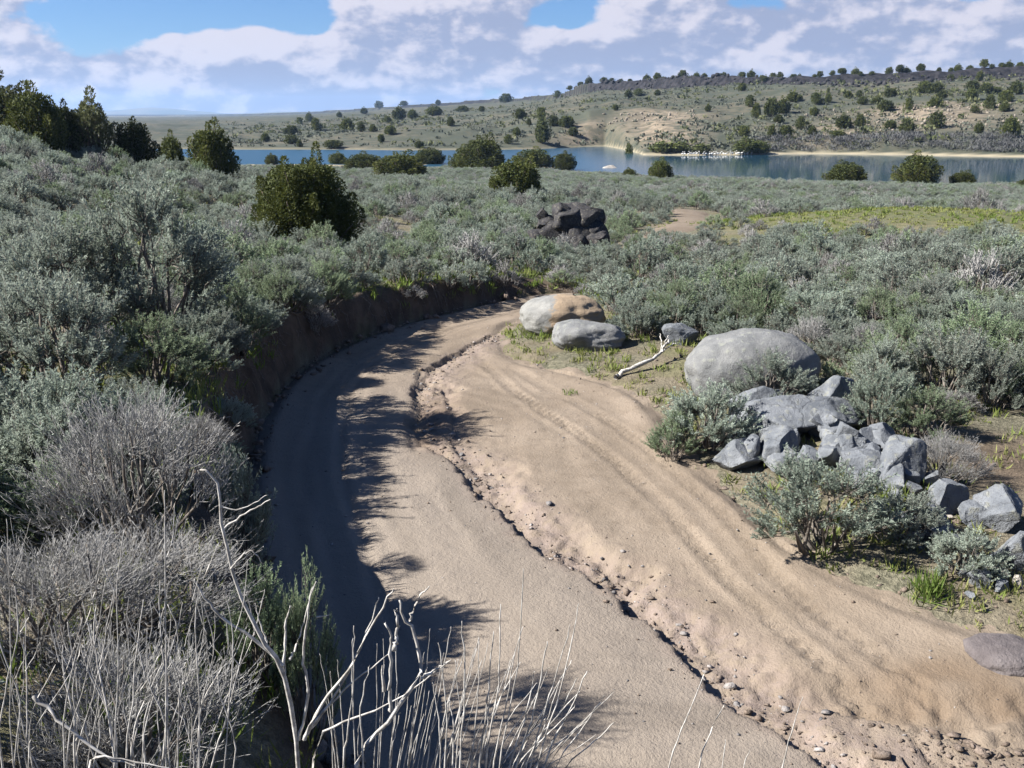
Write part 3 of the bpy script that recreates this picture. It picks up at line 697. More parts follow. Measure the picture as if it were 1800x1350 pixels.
# ------------------------------------------------------------------ shrubs
def make_sage(seed, nclump, shoots, nleaf, leaf_l, leaf_w, mf, tall=1.0, twig=1.0):
    """unit sagebrush (about 1 m across): twisted stems, forking twigs, tufted upright leafy shoots. Returns foliage, stems meshes"""
    r = np.random.default_rng(seed); fs, ws = Soup(), Soup()
    cl = []
    for i in range(nclump):
        a = i*2.39996+r.normal()*.35; q = math.sqrt((i+.5)/nclump); rad = .47*q*r.uniform(.8, 1.12)
        zz = tall*(.80-.52*q**2.2)*r.uniform(.72, 1.12); cl.append((rad*math.cos(a), rad*math.sin(a), max(zz, .16)))
    cl = np.array(cl)
    # stems
    P = []; R = []
    for c in cl:
        b = np.array([r.normal()*.035, r.normal()*.035, -.06]); k1 = b+(c-b)*.35*np.array([1.35, 1.35, .6])+r.normal(size=3)*.03; k2 = b+(c-b)*.7+r.normal(size=3)*.04
        P.append([b, k1, k2, c-np.array([0, 0, .06])]); R.append([.020, .014, .009, .004])
    ws.add(*tubes(np.array(P), np.array(R)*r.uniform(.7, 1.3, (nclump, 1)), 5))
    # shoots
    n = nclump*shoots; ci = np.repeat(np.arange(nclump), shoots); C = cl[ci]
    off = r.normal(size=(n, 3))*np.array([.085, .085, .075]); S0 = C+off*np.array([.55, .55, .5])-np.array([0, 0, .07])
    S0[:, 2] = np.maximum(S0[:, 2], .03)
    out = C*np.array([1.0, 1.0, 0])+off; D = unit(out*1.5+np.array([0, 0, .75])+r.normal(size=(n, 3))*.22); SL = r.uniform(.10, .24, n)*(.7+.5*tall)
    S1 = S0+D*SL[:, None]
    mid = (S0+S1)/2+r.normal(size=(n, 3))*.012
    st = np.stack([C-np.array([0, 0, .10])+off*.15, S0, mid, S1], 1)
    if twig: ws.add(*tubes(st, np.array([[.0045, .0035, .0025, .0012]])*np.ones((n, 1))*twig, 3))
    m = n*nleaf; si = np.repeat(np.arange(n), nleaf); t = r.uniform(.05, 1.02, m)
    base = S0[si]+(S1-S0)[si]*t[:, None]; side = r.normal(size=(m, 3)); side = side-(side*D[si]).sum(1)[:, None]*D[si]
    LD = D[si]*r.uniform(.35, 1.0, m)[:, None]+unit(side)*.75
    tint = np.clip(r.uniform(0, 1, n)[si]*.55+t*.35+r.uniform(-.1, .2, m), 0, 1)
    fs.add(*leaves(base, LD, leaf_l*r.uniform(.6, 1.25, m), leaf_w*r.uniform(.7, 1.2, m), tint, r))
    return fs.mesh('sage_foliage', mf), ws.mesh('sage_stems', M_WOOD)
def make_twiggy(seed, nclump, shoots, tall, mf=M_GREY, th=1.0):
    """dormant shrub: a dome of fine grey upright twigs with few leaves"""
    r = np.random.default_rng(seed); fs, ws = Soup(), Soup(); cl = []
    for i in range(nclump):
        a = i*2.39996+r.normal()*.3; q = math.sqrt((i+.5)/nclump); rad = .46*q*r.uniform(.85, 1.1)
        cl.append((rad*math.cos(a), rad*math.sin(a), max(.12, tall*(.82-.5*q**2)*r.uniform(.75, 1.1))))
    cl = np.array(cl); P = []; R = []
    for c in cl:
        b = np.array([r.normal()*.04, r.normal()*.04, -.06]); k1 = b+(c-b)*.4+r.normal(size=3)*.045; k2 = b+(c-b)*.72+r.normal(size=3)*.04
        P.append([b, k1, k2, c]); R.append([.016, .011, .008, .004])
    ws.add(*tubes(np.array(P), np.array(R), 5))
    n = nclump*shoots; ci = np.repeat(np.arange(nclump), shoots); C = cl[ci]; off = r.normal(size=(n, 3))*np.array([.09, .09, .08])
    S0 = C+off*.5-np.array([0, 0, .08]); S0[:, 2] = np.maximum(S0[:, 2], .02)
    D = unit(C*np.array([1, 1, 0])*1.4+off*1.5+np.array([0, 0, .8])+r.normal(size=(n, 3))*.25); SL = r.uniform(.10, .26, n)
    bend = r.normal(size=(n, 3))*.02
    pts = np.stack([S0, S0+D*SL[:, None]*.35+bend, S0+D*SL[:, None]*.7+bend*.7, S0+D*SL[:, None]], 1)
    V, Fs = tubes(pts, np.array([[.0034, .0028, .0022, .001]])*th*r.uniform(.7, 1.3, (n, 1)), 3); fs.add(V, Fs, np.repeat(r.uniform(0, 1, n), 12))
    k = 5; si = np.repeat(np.arange(n), k); t = r.uniform(.35, 1, n*k); side = r.normal(size=(n*k, 3))
    fs.add(*leaves(S0[si]+(D*SL[:, None])[si]*t[:, None], D[si]*.8+unit(side)*.6, r.uniform(.018, .045, n*k), .0055*th, r.uniform(0, 1, n*k), r))
    return fs.mesh('twig_mass', mf), ws.mesh('shrub_stems', M_WOOD)
SAGE_HI = [make_sage(100+i, 20+2*(i % 3), 17, 46, .036, .0095, M_SAGE, [.95, 1.1, .8, 1.0][i % 4]) for i in range(4)] + [make_sage(120+i, 21, 17, 46, .036, .0095, M_SAGE_G, 1.0) for i in range(2)]
SAGE_MID = [make_sage(140+i, 15, 11, 24, .052, .017, M_SAGE, [.9, 1.05, .75, .95][i % 4], 1.4) for i in range(4)] + [make_sage(150, 15, 11, 24, .052, .017, M_SAGE_G, .9, 1.4)]
SAGE_MID.append(make_twiggy(170, 16, 20, .85, M_GREY, 2.6)); SAGE_HI.append(make_twiggy(171, 20, 36, .9, M_GREY, 1.3))
TWIGGY = [make_twiggy(160+i, 28, 44, [1.1, .95][i % 2], M_GREY, .60) for i in range(2)]
def shrub(name, label, meshes, loc, w, h, rz, group=None, cat='sagebrush'):
    t = thing(name, label, cat, loc, rz, (w, w, h), group)
    obj('foliage', meshes[0], t); obj('stems', meshes[1], t); return t
PLACED = []          # x, y, radius of shrubs set by hand
def shrub_px(label, u, v, wpx, hpx, meshes, rz=0, name='sagebrush', cat='sagebrush', group=None):
    x, y, z = hit(u, v); dep = project(x, y, z)[2]; w = wpx/F*dep; h = hpx/F*dep*1.05
    PLACED.append((x, y, w*.42)); return shrub(name, label, meshes, (x, y, z-.02), w, h/.85, rz, group, cat)
def shrub_y(label, u, vtop, y, wpx, meshes, rz=0, name='sagebrush', cat='sagebrush', group=None):
    """a shrub whose foot is hidden: distance given, top read off the photograph"""
    x, _, zt = at_y(u, vtop, y); z = gz(x, y); dep = project(x, y, z)[2]; w = wpx/F*dep; PLACED.append((x, y, w*.4))
    return shrub(name, label, meshes, (x, y, z-.03), w, max(zt-z, .2)/.88, rz, group, cat)
# by the boulders
shrub_px('round grey-green sagebrush at the road edge in front of the rock pile', 1440, 968, 232, 158, SAGE_HI[0], .4)
shrub_px('wispy sagebrush growing against the largest boulder', 1352, 724, 135, 80, SAGE_HI[1], 2.0)
shrub_px('thin pale sagebrush at the road end of the rock pile', 1238, 790, 150, 118, SAGE_HI[2], 1.0)
shrub_px('small sagebrush at the road edge below the largest boulder', 1182, 812, 80, 78, SAGE_HI[5], 4.0)
shrub_px('little sagebrush in front of the leaning rock wedge', 1462, 752, 70, 44, SAGE_HI[0], 3.3)
shrub_px('open twiggy shrub behind the blunt rock', 1660, 850, 130, 90, TWIGGY[1], .3, 'twiggy_shrub', 'shrub')
shrub_px('sparse pale sagebrush below the grey rocks on the verge', 1690, 1010, 120, 85, SAGE_HI[2], .9)
shrub_px('low sagebrush between the rock pile and the low rocks', 1590, 950, 120, 80, SAGE_HI[3], 5.1)
# above the cut bank
shrub_y('big pale green sagebrush on the bank beside the grey twiggy shrub', 75, 470, 11.0, 250, SAGE_HI[0], .2)
shrub_y('leafy green sagebrush leaning over the bank edge', 265, 565, 11.8, 170, SAGE_HI[5], 1.2)
shrub_y('tall open sagebrush with bare forked trunks on the bank', 255, 370, 14.2, 240, SAGE_HI[1], 2.2)
shrub_y('silvery sagebrush beside the forked-trunk sagebrush', 90, 375, 13.6, 240, SAGE_HI[0], 3.2)
shrub_y('dense dormant grey shrub, a dome of fine twigs on the bank', 215, 705, 6.6, 330, TWIGGY[0], .5, 'twiggy_shrub', 'shrub')
shrub_y('lower dormant grey shrub at the foot of the fine-twigged dome', 235, 925, 5.6, 360, TWIGGY[1], 1.5, 'twiggy_shrub', 'shrub')
shrub_y('dormant grey shrub tangled with bare white stems on the bank', 60, 930, 5.0, 360, TWIGGY[1], 2.5, 'twiggy_shrub', 'shrub')
shrub_y('lowest dormant grey shrub, at the feet of the bare white stems', 210, 1150, 4.0, 420, TWIGGY[0], 3.5, 'twiggy_shrub', 'shrub')
shrub_y('small half-bare shrub hanging over the bank edge into the road shadow', 400, 770, 8.3, 120, SAGE_HI[2], 2.9)
shrub_y('small green sagebrush low on the bank in the road shadow', 455, 1020, 5.9, 130, SAGE_HI[5], .9)
shrub_y('green sprig low on the bank behind the white stems', 525, 1025, 5.8, 100, SAGE_HI[4], 1.9)
shrub_y('dormant grey shrub on the bank brink past the fine-twigged dome', 340, 720, 9.4, 110, TWIGGY[1], 5.0, 'twiggy_shrub', 'shrub')

# scattered sagebrush
def scatter():
    r = np.random.default_rng(5); pts = []
    def ok(x, y):
        return True
    cand = []
    # rings of rising size; thinning by hashing cells
    for (ya, yb, sp_) in ((3.0, 46, .60), (46, 205, .86)):
        ny = int((yb-ya)/sp_)
        for j in range(ny):
            y = ya+(j+.5)*sp_; xm = .60*y+6; nx = int(2*xm/sp_)
            x = (np.arange(nx)+.5)*sp_-xm+r.uniform(-.42, .42, nx)*sp_; cand.append(np.stack([x, y+r.uniform(-.42, .42, nx)*sp_, np.full(nx, sp_)], 1))
    C = np.vstack(cand); x, y = C[:, 0], C[:, 1]
    z, I = terrain(x, y, True)
    n1 = fbm(x*.16, y*.16, 3, 101); n2 = fbm(x*.05, y*.05, 2, 103)
    dens = .62+.45*n1+.2*n2
    dens = dens-.62*sstep(I['knoll']+n1*.45, .2, .5)
    dens = np.where((y > 60) & (y < 120), dens+.08, dens)
    keep = (I['din'] <= 0) & (z > WATER+.55) & (r.uniform(size=len(x)) < dens)
    keep &= ~((I['dL'] < .12))
    dens_b = (I['dL'] < 1.3)
    # right verge between road and boulders stays open
    vz = (I['dR'] < 99)
    lim = np.interp(y, [4, 7, 9, 11, 14, 17, 20, 23, 27], [5.5, 4.6, 4.0, 3.3, 2.6, 2.9, 2.4, 1.2, .5])
    keep &= ~(vz & (I['dR'] < lim))
    keep &= ~((x > -2.6) & (y < 7))                      # camera bank: bare stems only
    keep &= ~((x**2+y**2) < 4.2**2)
    keep &= ((x-BARE[0])/1.3)**2+((y-BARE[1])/1.0)**2 > 1
    for ln in TRACKS:
        d, _ = dist_line(x, y, ln); keep &= d > 1.5
    w = np.clip(.70+.30*r.normal(size=len(x))+.28*n1, .34, 1.5); w = np.where(y > 46, w*1.1+.1, w)
    h = w*r.uniform(.58, .95, len(x))
    h = np.where(y > 80, np.minimum(h, .8), h)
    ob = ROCKS
    for (a, b, c) in ob: keep &= ((x-a)**2+(y-b)**2) > (c+w*.25)**2
    for (a, b, c) in PLACED: keep &= ((x-a)**2+(y-b)**2) > (c+w*.3)**2
    w = np.where((I['dL'] < 1.2), np.clip(w, .6, .95), w)
    h = np.where(I['dL'] < 1.2, np.minimum(h, .75), h)
    k = np.where(keep)[0]
    return x[k], y[k], z[k], w[k], h[k], I['dL'][k], I['dR'][k], r.uniform(0, 6.283, len(k)), n1[k]
def mark(u, v):
    q = hit(u, v); return q[:2] if q[1] < 100 else tuple(at_y(u, v, 62)[:2])
MARKS = [(*mark(u, v), t_) for u, v, t_ in [(992, 592, 'the tan-faced boulder'), (1203, 607, 'the small purplish rock'), (1330, 695, 'the largest pale boulder'), (1465, 742, 'the leaning rock wedge'),
         (1530, 806, 'the small angular rock of the pile'), (1582, 872, 'the tall blunt rock'), (1668, 905, 'the angular bluish block'), (1775, 930, 'the rock above the layered block'), (1012, 448, 'the black lava outcrop'), (540, 438, 'the lone juniper'), (880, 531, 'the far end of the road'),
         (255, 560, 'the leafy sagebrush leaning over the bank'), (80, 600, 'the big pale green bank sagebrush'), (255, 470, 'the forked-trunk sagebrush'), (600, 590, 'the outer curve of the road bend'), (373, 290, 'the round juniper on the hillside brow'), (236, 262, 'the low dark juniper of the hillside row'), (163, 250, 'the pale open-crowned tree'), (62, 240, 'the broad dark hillside juniper'), (906, 352, 'the bushy juniper halfway to the lake'), (1215, 385, 'the sandy patch of track'), (330, 340, 'the bare patch on the hillside')]]
def plant_sage():
    x, y, z, w, h, dL, dR, rz, n1 = scatter()
    dep = y*cp+(CAMZ-z)*sp; u = 900+F*x/dep; v = 675+F*((CAMZ-z)*cp-y*sp)/dep
    vis = (u > -80) & (u < 1880) & (v < 1450); app = np.where(vis, w/np.maximum(dep, 1), -1)
    order = np.argsort(-app); ind = order[:270]; rest = order[270:]
    r = np.random.default_rng(11)
    zones = {}
    marks_used = {}; ind = sorted(ind, key=lambda q: min(math.hypot(m_[0]-x[q], m_[1]-y[q]) for m_ in MARKS))
    for i in ind:
        d = dep[i]; hi = d < 21
        green = r.random() < (.30 if dL[i] < 4 else .22)
        ms = (SAGE_HI if hi else SAGE_MID); dorm = (not green) and r.random() < .13; pick = (6 if hi else 5) if dorm else ((4+int(r.integers(2)) if hi else 4) if green else int(r.integers(4)))
        tone = 'fresh green' if green else 'twiggy dormant grey' if dorm else ('large silvery' if w[i] > 1.0 else ('small silvery' if w[i] < .62 else 'silvery'))
        lm = min(MARKS, key=lambda q: math.hypot(q[0]-x[i], q[1]-y[i])); rank = marks_used.get(lm[2], 0)
        if rank < 5 and math.hypot(lm[0]-x[i], lm[1]-y[i]) < 6:
            marks_used[lm[2]] = rank+1; lab = f'{tone} sagebrush, {("", "second ", "third ", "fourth ", "fifth ")[rank]}nearest to {lm[2]}'; grp = 'sagebrush close to landmarks'
        else:
            if dL[i] < 1.6: wh = 'on the brink of the cut bank above the road'
            elif dL[i] < 99: wh = 'on the slope behind the cut bank' if y[i] < 26 else 'on the hillside past the bend of the road'
            elif dR[i] < 6.5: wh = 'on the flat just behind the roadside rocks'
            elif y[i] < 24: wh = 'on the open flat well away from the road'
            else: wh = 'on the flat out past the bend of the road'
            lab = grp = f'{tone} sagebrush {wh}'
        shrub('sagebrush', lab, ms[pick], (x[i], y[i], z[i]-.03), w[i], h[i]/.85, rz[i], grp)
    # everything smaller in view: one object of instances
    i = rest; me = mesh_np('sage_points', np.stack([x[i], y[i], z[i]-.03], 1), [], [])
    for nm, a in (('rz', rz[i]), ('w', w[i]), ('h', h[i]/.85)):
        at = me.attributes.new(nm, 'FLOAT', 'POINT'); at.data.foreach_set('value', a.astype(np.float32))
    pk = np.where(r.random(len(i)) < .20, 4, np.where(r.random(len(i)) < .13, 5, r.integers(0, 4, len(i))))
    at = me.attributes.new('pick', 'INT', 'POINT'); at.data.foreach_set('value', pk.astype(np.int32))
    o = tag(obj('sagebrush_cover', me), 'grey-green sagebrush covering the flats and slopes down to the lake', 'sagebrush', None, 'stuff')
    srcs = []
    for k in range(6):       # planted shrubs lend their shapes
        src = next(q for q in bpy.data.objects if q.type == 'MESH' and q.data == SAGE_MID[k][0]); srcs.append((src, next(q for q in bpy.data.objects if q.type == 'MESH' and q.data == SAGE_MID[k][1])))
    ng = bpy.data.node_groups.new('sage_cover', 'GeometryNodeTree'); ng.interface.new_socket('Geometry', in_out='INPUT', socket_type='NodeSocketGeometry'); ng.interface.new_socket('Geometry', in_out='OUTPUT', socket_type='NodeSocketGeometry')
    N = ng.nodes; Lk = ng.links.new; gi = N.new('NodeGroupInput'); go = N.new('NodeGroupOutput'); iop = N.new('GeometryNodeInstanceOnPoints')
    g2i = N.new('GeometryNodeGeometryToInstance')
    for pr in reversed(srcs):
        jg = N.new('GeometryNodeJoinGeometry')
        for s_ in pr:
            oi = N.new('GeometryNodeObjectInfo'); oi.transform_space = 'ORIGINAL'; oi.inputs['Object'].default_value = s_; Lk(oi.outputs['Geometry'], jg.inputs[0])
        Lk(jg.outputs[0], g2i.inputs[0])
    def na(nm, ty='FLOAT'):
        q = N.new('GeometryNodeInputNamedAttribute'); q.data_type = ty; q.inputs[0].default_value = nm; return q.outputs[0]
    cr = N.new('ShaderNodeCombineXYZ'); Lk(na('rz'), cr.inputs[2]); cs = N.new('ShaderNodeCombineXYZ'); W = na('w'); Lk(W, cs.inputs[0]); Lk(W, cs.inputs[1]); Lk(na('h'), cs.inputs[2])
    iop.inputs['Pick Instance'].default_value = True
    Lk(gi.outputs[0], iop.inputs['Points']); Lk(g2i.outputs[0], iop.inputs['Instance']); Lk(na('pick', 'INT'), iop.inputs['Instance Index'])
    Lk(cr.outputs[0], iop.inputs['Rotation']); Lk(cs.outputs[0], iop.inputs['Scale']); Lk(iop.outputs[0], go.inputs[0])
    md = o.modifiers.new('cover', 'NODES'); md.node_group = ng
    print('sage individuals', len(ind), 'cover', len(rest))
plant_sage()

# ------------------------------------------------------------------ junipers and other trees
def make_juniper(seed, nlobe, nspray, leaf_l, leaf_w, mf, airy=0.0, lrs=1.0):
    """unit tree about 1 m wide and 1 m high: upright flame-shaped lobes of foliage on forked stems"""
    r = np.random.default_rng(seed); fs, ws = Soup(), Soup(); lob = []
    for i in range(nlobe):
        a = i*2.39996+r.normal()*.4; q = math.sqrt((i+.3)/nlobe); rad = .43*q*r.uniform(.75, 1.1); top = (.98-.50*q**2.4)*r.uniform(.72, 1.06)
        lob.append((rad*math.cos(a), rad*math.sin(a), top*(1.0+(.10 if i % 5 == 0 else -.03)), r.uniform(.06, .125)*lrs*(1.15 if nlobe < 25 else 1.0)))
    P, R = [], []
    for (lx, ly, top, lr) in lob:
        b = np.array([r.normal()*.02, r.normal()*.02, -.05]); c = np.array([lx, ly, top-.12]); k1 = b+(c-b)*.4*np.array([1.2, 1.2, .75])+r.normal(size=3)*.02; k2 = b+(c-b)*.75+r.normal(size=3)*.02
        P.append([b, k1, k2, c]); R.append([.020, .014, .009, .003])
    ws.add(*tubes(np.array(P), np.array(R), 5))
    ws.add(*tubes(np.array([[[0, 0, -.06], [.01, 0, .1], [.0, .01, .3], [0, 0, .55]]]), np.array([[.06, .045, .03, .01]]), 8))
    for (lx, ly, top, lr) in lob:
        out = np.array([lx, ly, 0]); lo = max(.03, top-r.uniform(.45, .75)) if not airy else top-r.uniform(.2, .35)
        n = nspray; t = r.uniform(0, 1, n)**.8; prof = np.sin(np.clip(t*.93+.07, 0, 1)*math.pi)**.6
        ang = r.uniform(0, 6.283, n); rr = lr*prof*np.sqrt(r.uniform(.25, 1, n))*r.uniform(.75, 1.25, n)
        C = np.stack([lx*(.72+.28*t)+rr*np.cos(ang), ly*(.72+.28*t)+rr*np.sin(ang), lo+(top-lo)*t], 1)
        D = np.stack([np.cos(ang)*.75, np.sin(ang)*.75, np.full(n, .85)], 1)+out*.8+r.normal(size=(n, 3))*.3
        tl = r.uniform(0, 1)*.35
        fs.add(*leaves(C, D, leaf_l*r.uniform(.6, 1.3, n), leaf_w*r.uniform(.7, 1.3, n), np.clip(tl+r.uniform(0, .65, n), 0, 1), r))
    # inner foliage so that the crown is not see-through
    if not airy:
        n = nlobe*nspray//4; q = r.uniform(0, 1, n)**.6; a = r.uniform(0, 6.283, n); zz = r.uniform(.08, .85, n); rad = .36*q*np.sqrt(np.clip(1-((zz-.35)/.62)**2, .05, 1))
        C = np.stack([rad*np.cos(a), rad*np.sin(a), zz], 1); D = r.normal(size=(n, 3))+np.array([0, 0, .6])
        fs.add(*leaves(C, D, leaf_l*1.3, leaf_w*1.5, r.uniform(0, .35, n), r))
    return fs.mesh('crown', mf), ws.mesh('trunk', M_TRUNK)
JUN_HI = make_juniper(300, 64, 1000, .023, .0088, M_JUN, lrs=.76)
JUN_MID = [make_juniper(310+i, 30+5*i, 300, .042, .0175, M_JUN, lrs=.86) for i in range(3)]
JUN_DARK = [make_juniper(350+i, 30, 280, .042, .018, M_JUND, lrs=.88) for i in range(2)]
JUN_LO = [make_juniper(320+i, 15+3*i, 80, .095, .042, M_JUN, lrs=.92) for i in range(5)]
AIRY = [make_juniper(330, 34, 190, .042, .020, M_JUN2, .6)]
RIPA = [make_juniper(340+i, 12, 40, .13, .07, M_RIP) for i in range(2)]
def tree(name, label, ms, loc, w, h, rz, cat='juniper', group=None):
    t = thing(name, label, cat, loc, rz, (w, w, h), group); obj('crown', ms[0], t); obj('trunk', ms[1], t); return t
TREES = []
def tree_px(label, u, v, wpx, hpx, ms, name='juniper_tree', cat='juniper', group=None, y=None, top=False):
    if y is None: x, y, z = hit(u, v)
    else: x = at_y(u, v, y)[0]; z = gz(x, y)
    dep = project(x, y, z)[2]; w = wpx/F*dep*1.08; h = (hpx+2)/F*dep*1.06; TREES.append((x, y, w))
    if top: h = at_y(u, v-hpx, y)[2]-z
    return tree(name, label, ms, (x, y, z-.03*h), w, h, (u*1.7) % 6.28, cat, group)
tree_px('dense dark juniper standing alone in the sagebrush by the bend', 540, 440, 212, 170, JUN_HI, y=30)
tree_px('tall juniper with open grey-green top at the end of the hillside row', 5, 222, 150, 100, AIRY[0], y=60, top=True)
tree_px('broad dark juniper in the hillside row under the open-topped one', 62, 224, 120, 82, JUN_MID[0], y=58, top=True)
tree_px('near-black juniper filling the middle of the hillside row', 105, 232, 90, 62, JUN_DARK[1], y=61, top=True)
tree_px('pale open-crowned tree on the hillside between dark junipers', 163, 244, 100, 84, AIRY[0], 'broadleaf_tree', 'tree', y=62, top=True)
tree_px('low dark juniper below the pale open-crowned tree', 236, 258, 90, 58, JUN_DARK[0], y=63, top=True)
tree_px('small yellow-green juniper in the hollow at the end of the row', 300, 257, 52, 30, JUN_MID[0], y=66, top=True)
tree_px('round juniper on the hillside brow in front of the lake', 373, 283, 104, 72, JUN_MID[1], y=62, top=True)
mid = [(640, 303, 76, 27, 'low wide juniper at the lakeside, joined to a longer one'), (706, 315, 100, 36, 'long low juniper in front of the lake narrows'), (756, 288, 58, 22, 'small dark juniper right at the near shore'),
       (818, 300, 56, 34, 'juniper at the near end of the tall lakeside clump'), (850, 302, 84, 48, 'tallest juniper of the lakeside clump'), (840, 268, 30, 26, 'dark juniper top on the far shore behind the clump'), (938, 296, 78, 28, 'flat-topped juniper beside the lakeside clump'), (993, 299, 42, 24, 'small round juniper past the flat-topped juniper'),
       (906, 352, 98, 58, 'bushy juniper standing alone halfway to the lake'), (1160, 320, 48, 32, 'round juniper at the water edge near the pale rock'), (1106, 314, 28, 13, 'little low juniper near the pale rock in the water'),
       (1487, 325, 78, 31, 'wide low juniper with sagebrush against its foot at the lakeside'), (1612, 327, 82, 46, 'largest round juniper at the lakeside'), (1692, 328, 48, 20, 'low bright juniper next to the largest round one'), (1800, 334, 34, 14, 'small low juniper past the bright one'),
       (594, 288, 36, 16, 'little dark juniper at the near shore beyond the lone juniper'), (478, 290, 26, 14, 'small juniper peeping over the lone juniper')]
for k, (u, v, w, h, lab) in enumerate(mid): tree_px(lab, u, v, w*1.08, h*1.22, JUN_MID[k % 3])
z2 = [(25,390,60,40),(160,420,100,60),(250,410,60,50),(140,510,80,50),(410,370,70,40),(495,365,50,40),(520,420,80,55),(740,360,100,65),(640,420,110,40),(705,470,110,70),(885,470,80,80),(1000,330,130,80),(1100,330,90,70),(1150,375,90,50),(1100,440,110,70),(1220,230,70,40),(1445,235,60,60),(1390,310,120,60),(1380,390,100,90),(1500,340,90,65),(1580,330,80,40),(1525,460,100,95),(1650,410,120,100),(1640,480,70,50),(1730,340,90,85),(1100,610,120,110),(870,650,120,90),(740,610,90,60),(370,610,130,90),(500,600,90,80),(30,620,90,80),(120,670,80,60),(320,690,110,50),(1440,650,90,70),(1690,680,140,120),(1410,490,80,50),(250,330,30,25)]
z1 = [(1370,315,70,50),(1550,245,60,35),(1770,400,80,60),(1430,440,80,75),(1480,530,80,80),(1600,510,120,120),(1690,490,100,100),(1660,570,80,50),(1385,675,90,70),(1600,690,70,75),(1715,690,120,85),(470,370,60,50),(700,350,50,40),(550,350,90,50),(10,600,60,70),(30,670,90,60),(1100,480,50,50),(370,470,40,30)]
z3 = [(380,205,35,30),(470,240,60,45),(340,260,80,40),(430,190,40,30),(630,235,70,45),(705,245,50,40),(765,245,40,35),(860,260,70,40),(905,180,80,45),(975,175,50,40),(845,195,50,30),(800,120,50,25),(930,108,40,20),(1090,160,80,35),(1240,140,60,28),(1340,138,30,20),(1175,215,50,35),(810,298,35,30),(1010,330,50,35),(1545,175,60,40),(1655,185,50,55),(1720,215,50,50),(1780,220,60,45),(1660,305,80,95),(1525,270,45,40),(1480,310,45,45),(1590,210,30,25),(1470,90,70,40),(590,170,30,20),(200,300,50,40),(340,310,90,50),(380,325,40,30),(560,330,90,30),(720,150,40,20),(1110,105,30,20),(1740,70,50,30)]
far = [(1400+a/4.5, 90+b/4.5, c/4.5, d/4.5) for a, b, c, d in z2]+[(1000+a/4.5, 90+b/4.5, c/4.5, d/4.5) for a, b, c, d in z1]+[(400+a/3, 150+b/3, c/3, d/3) for a, b, c, d in z3]
for k, (u, v, w, h) in enumerate(far):
    lab = 'dark round juniper scattered on the slope under the rimrock' if u > 1270 else ('juniper on the low hills across the lake narrows' if u < 930 else 'juniper around the pale eroded bluff across the lake')
    sz_ = 'large' if w*h > 400 else 'small' if w*h < 150 else 'middling'
    lab = sz_+' '+lab.replace('dark round ', '')
    jt = np.random.default_rng(900+k)
    tree_px(lab, u, v, w*1.12*jt.uniform(.85, 1.2), h*1.05*jt.uniform(.85, 1.25), JUN_LO[k % 5], group=lab)
rr = np.random.default_rng(77)
for k in range(46):          # row of small trees along the rim
    u = 985+k*18.2+rr.uniform(-7, 7); A = (u-900)/1813
    y = float(np.interp(A, KA, KP[3][0]))+rr.uniform(1, 14); x = A*y; z = gz(x, y); s = rr.uniform(2.0, 4.2)*(1.3 if u < 1250 else 1.0)
    tree('juniper_tree', 'tiny juniper on the skyline along the rimrock edge', JUN_LO[k % 5], (x, y, z-.1), s*1.2, s*rr.uniform(.6, 1.0), k, 'juniper', 'junipers along the rim')
for k, (u, v, w, h) in enumerate([(1160, 268, 50, 16), (1190, 268, 46, 15), (1230, 269, 40, 13), (1310, 270, 50, 22), (1335, 270, 40, 20)]):
    tree_px('yellow-green bush on the low point at the water edge' if u < 1300 else 'dark green bush at the root of the low point', u, v, w, h, RIPA[k % 2] if u < 1300 else JUN_LO[k % 5], 'waterside_bush', 'bush', 'bushes on the low point' if u < 1300 else 'dark bushes at the low point')
tree_px('upright dark tree at the very tip of the low point', 1106, 270, 16, 26, JUN_LO[1], 'lakeside_tree', 'tree')

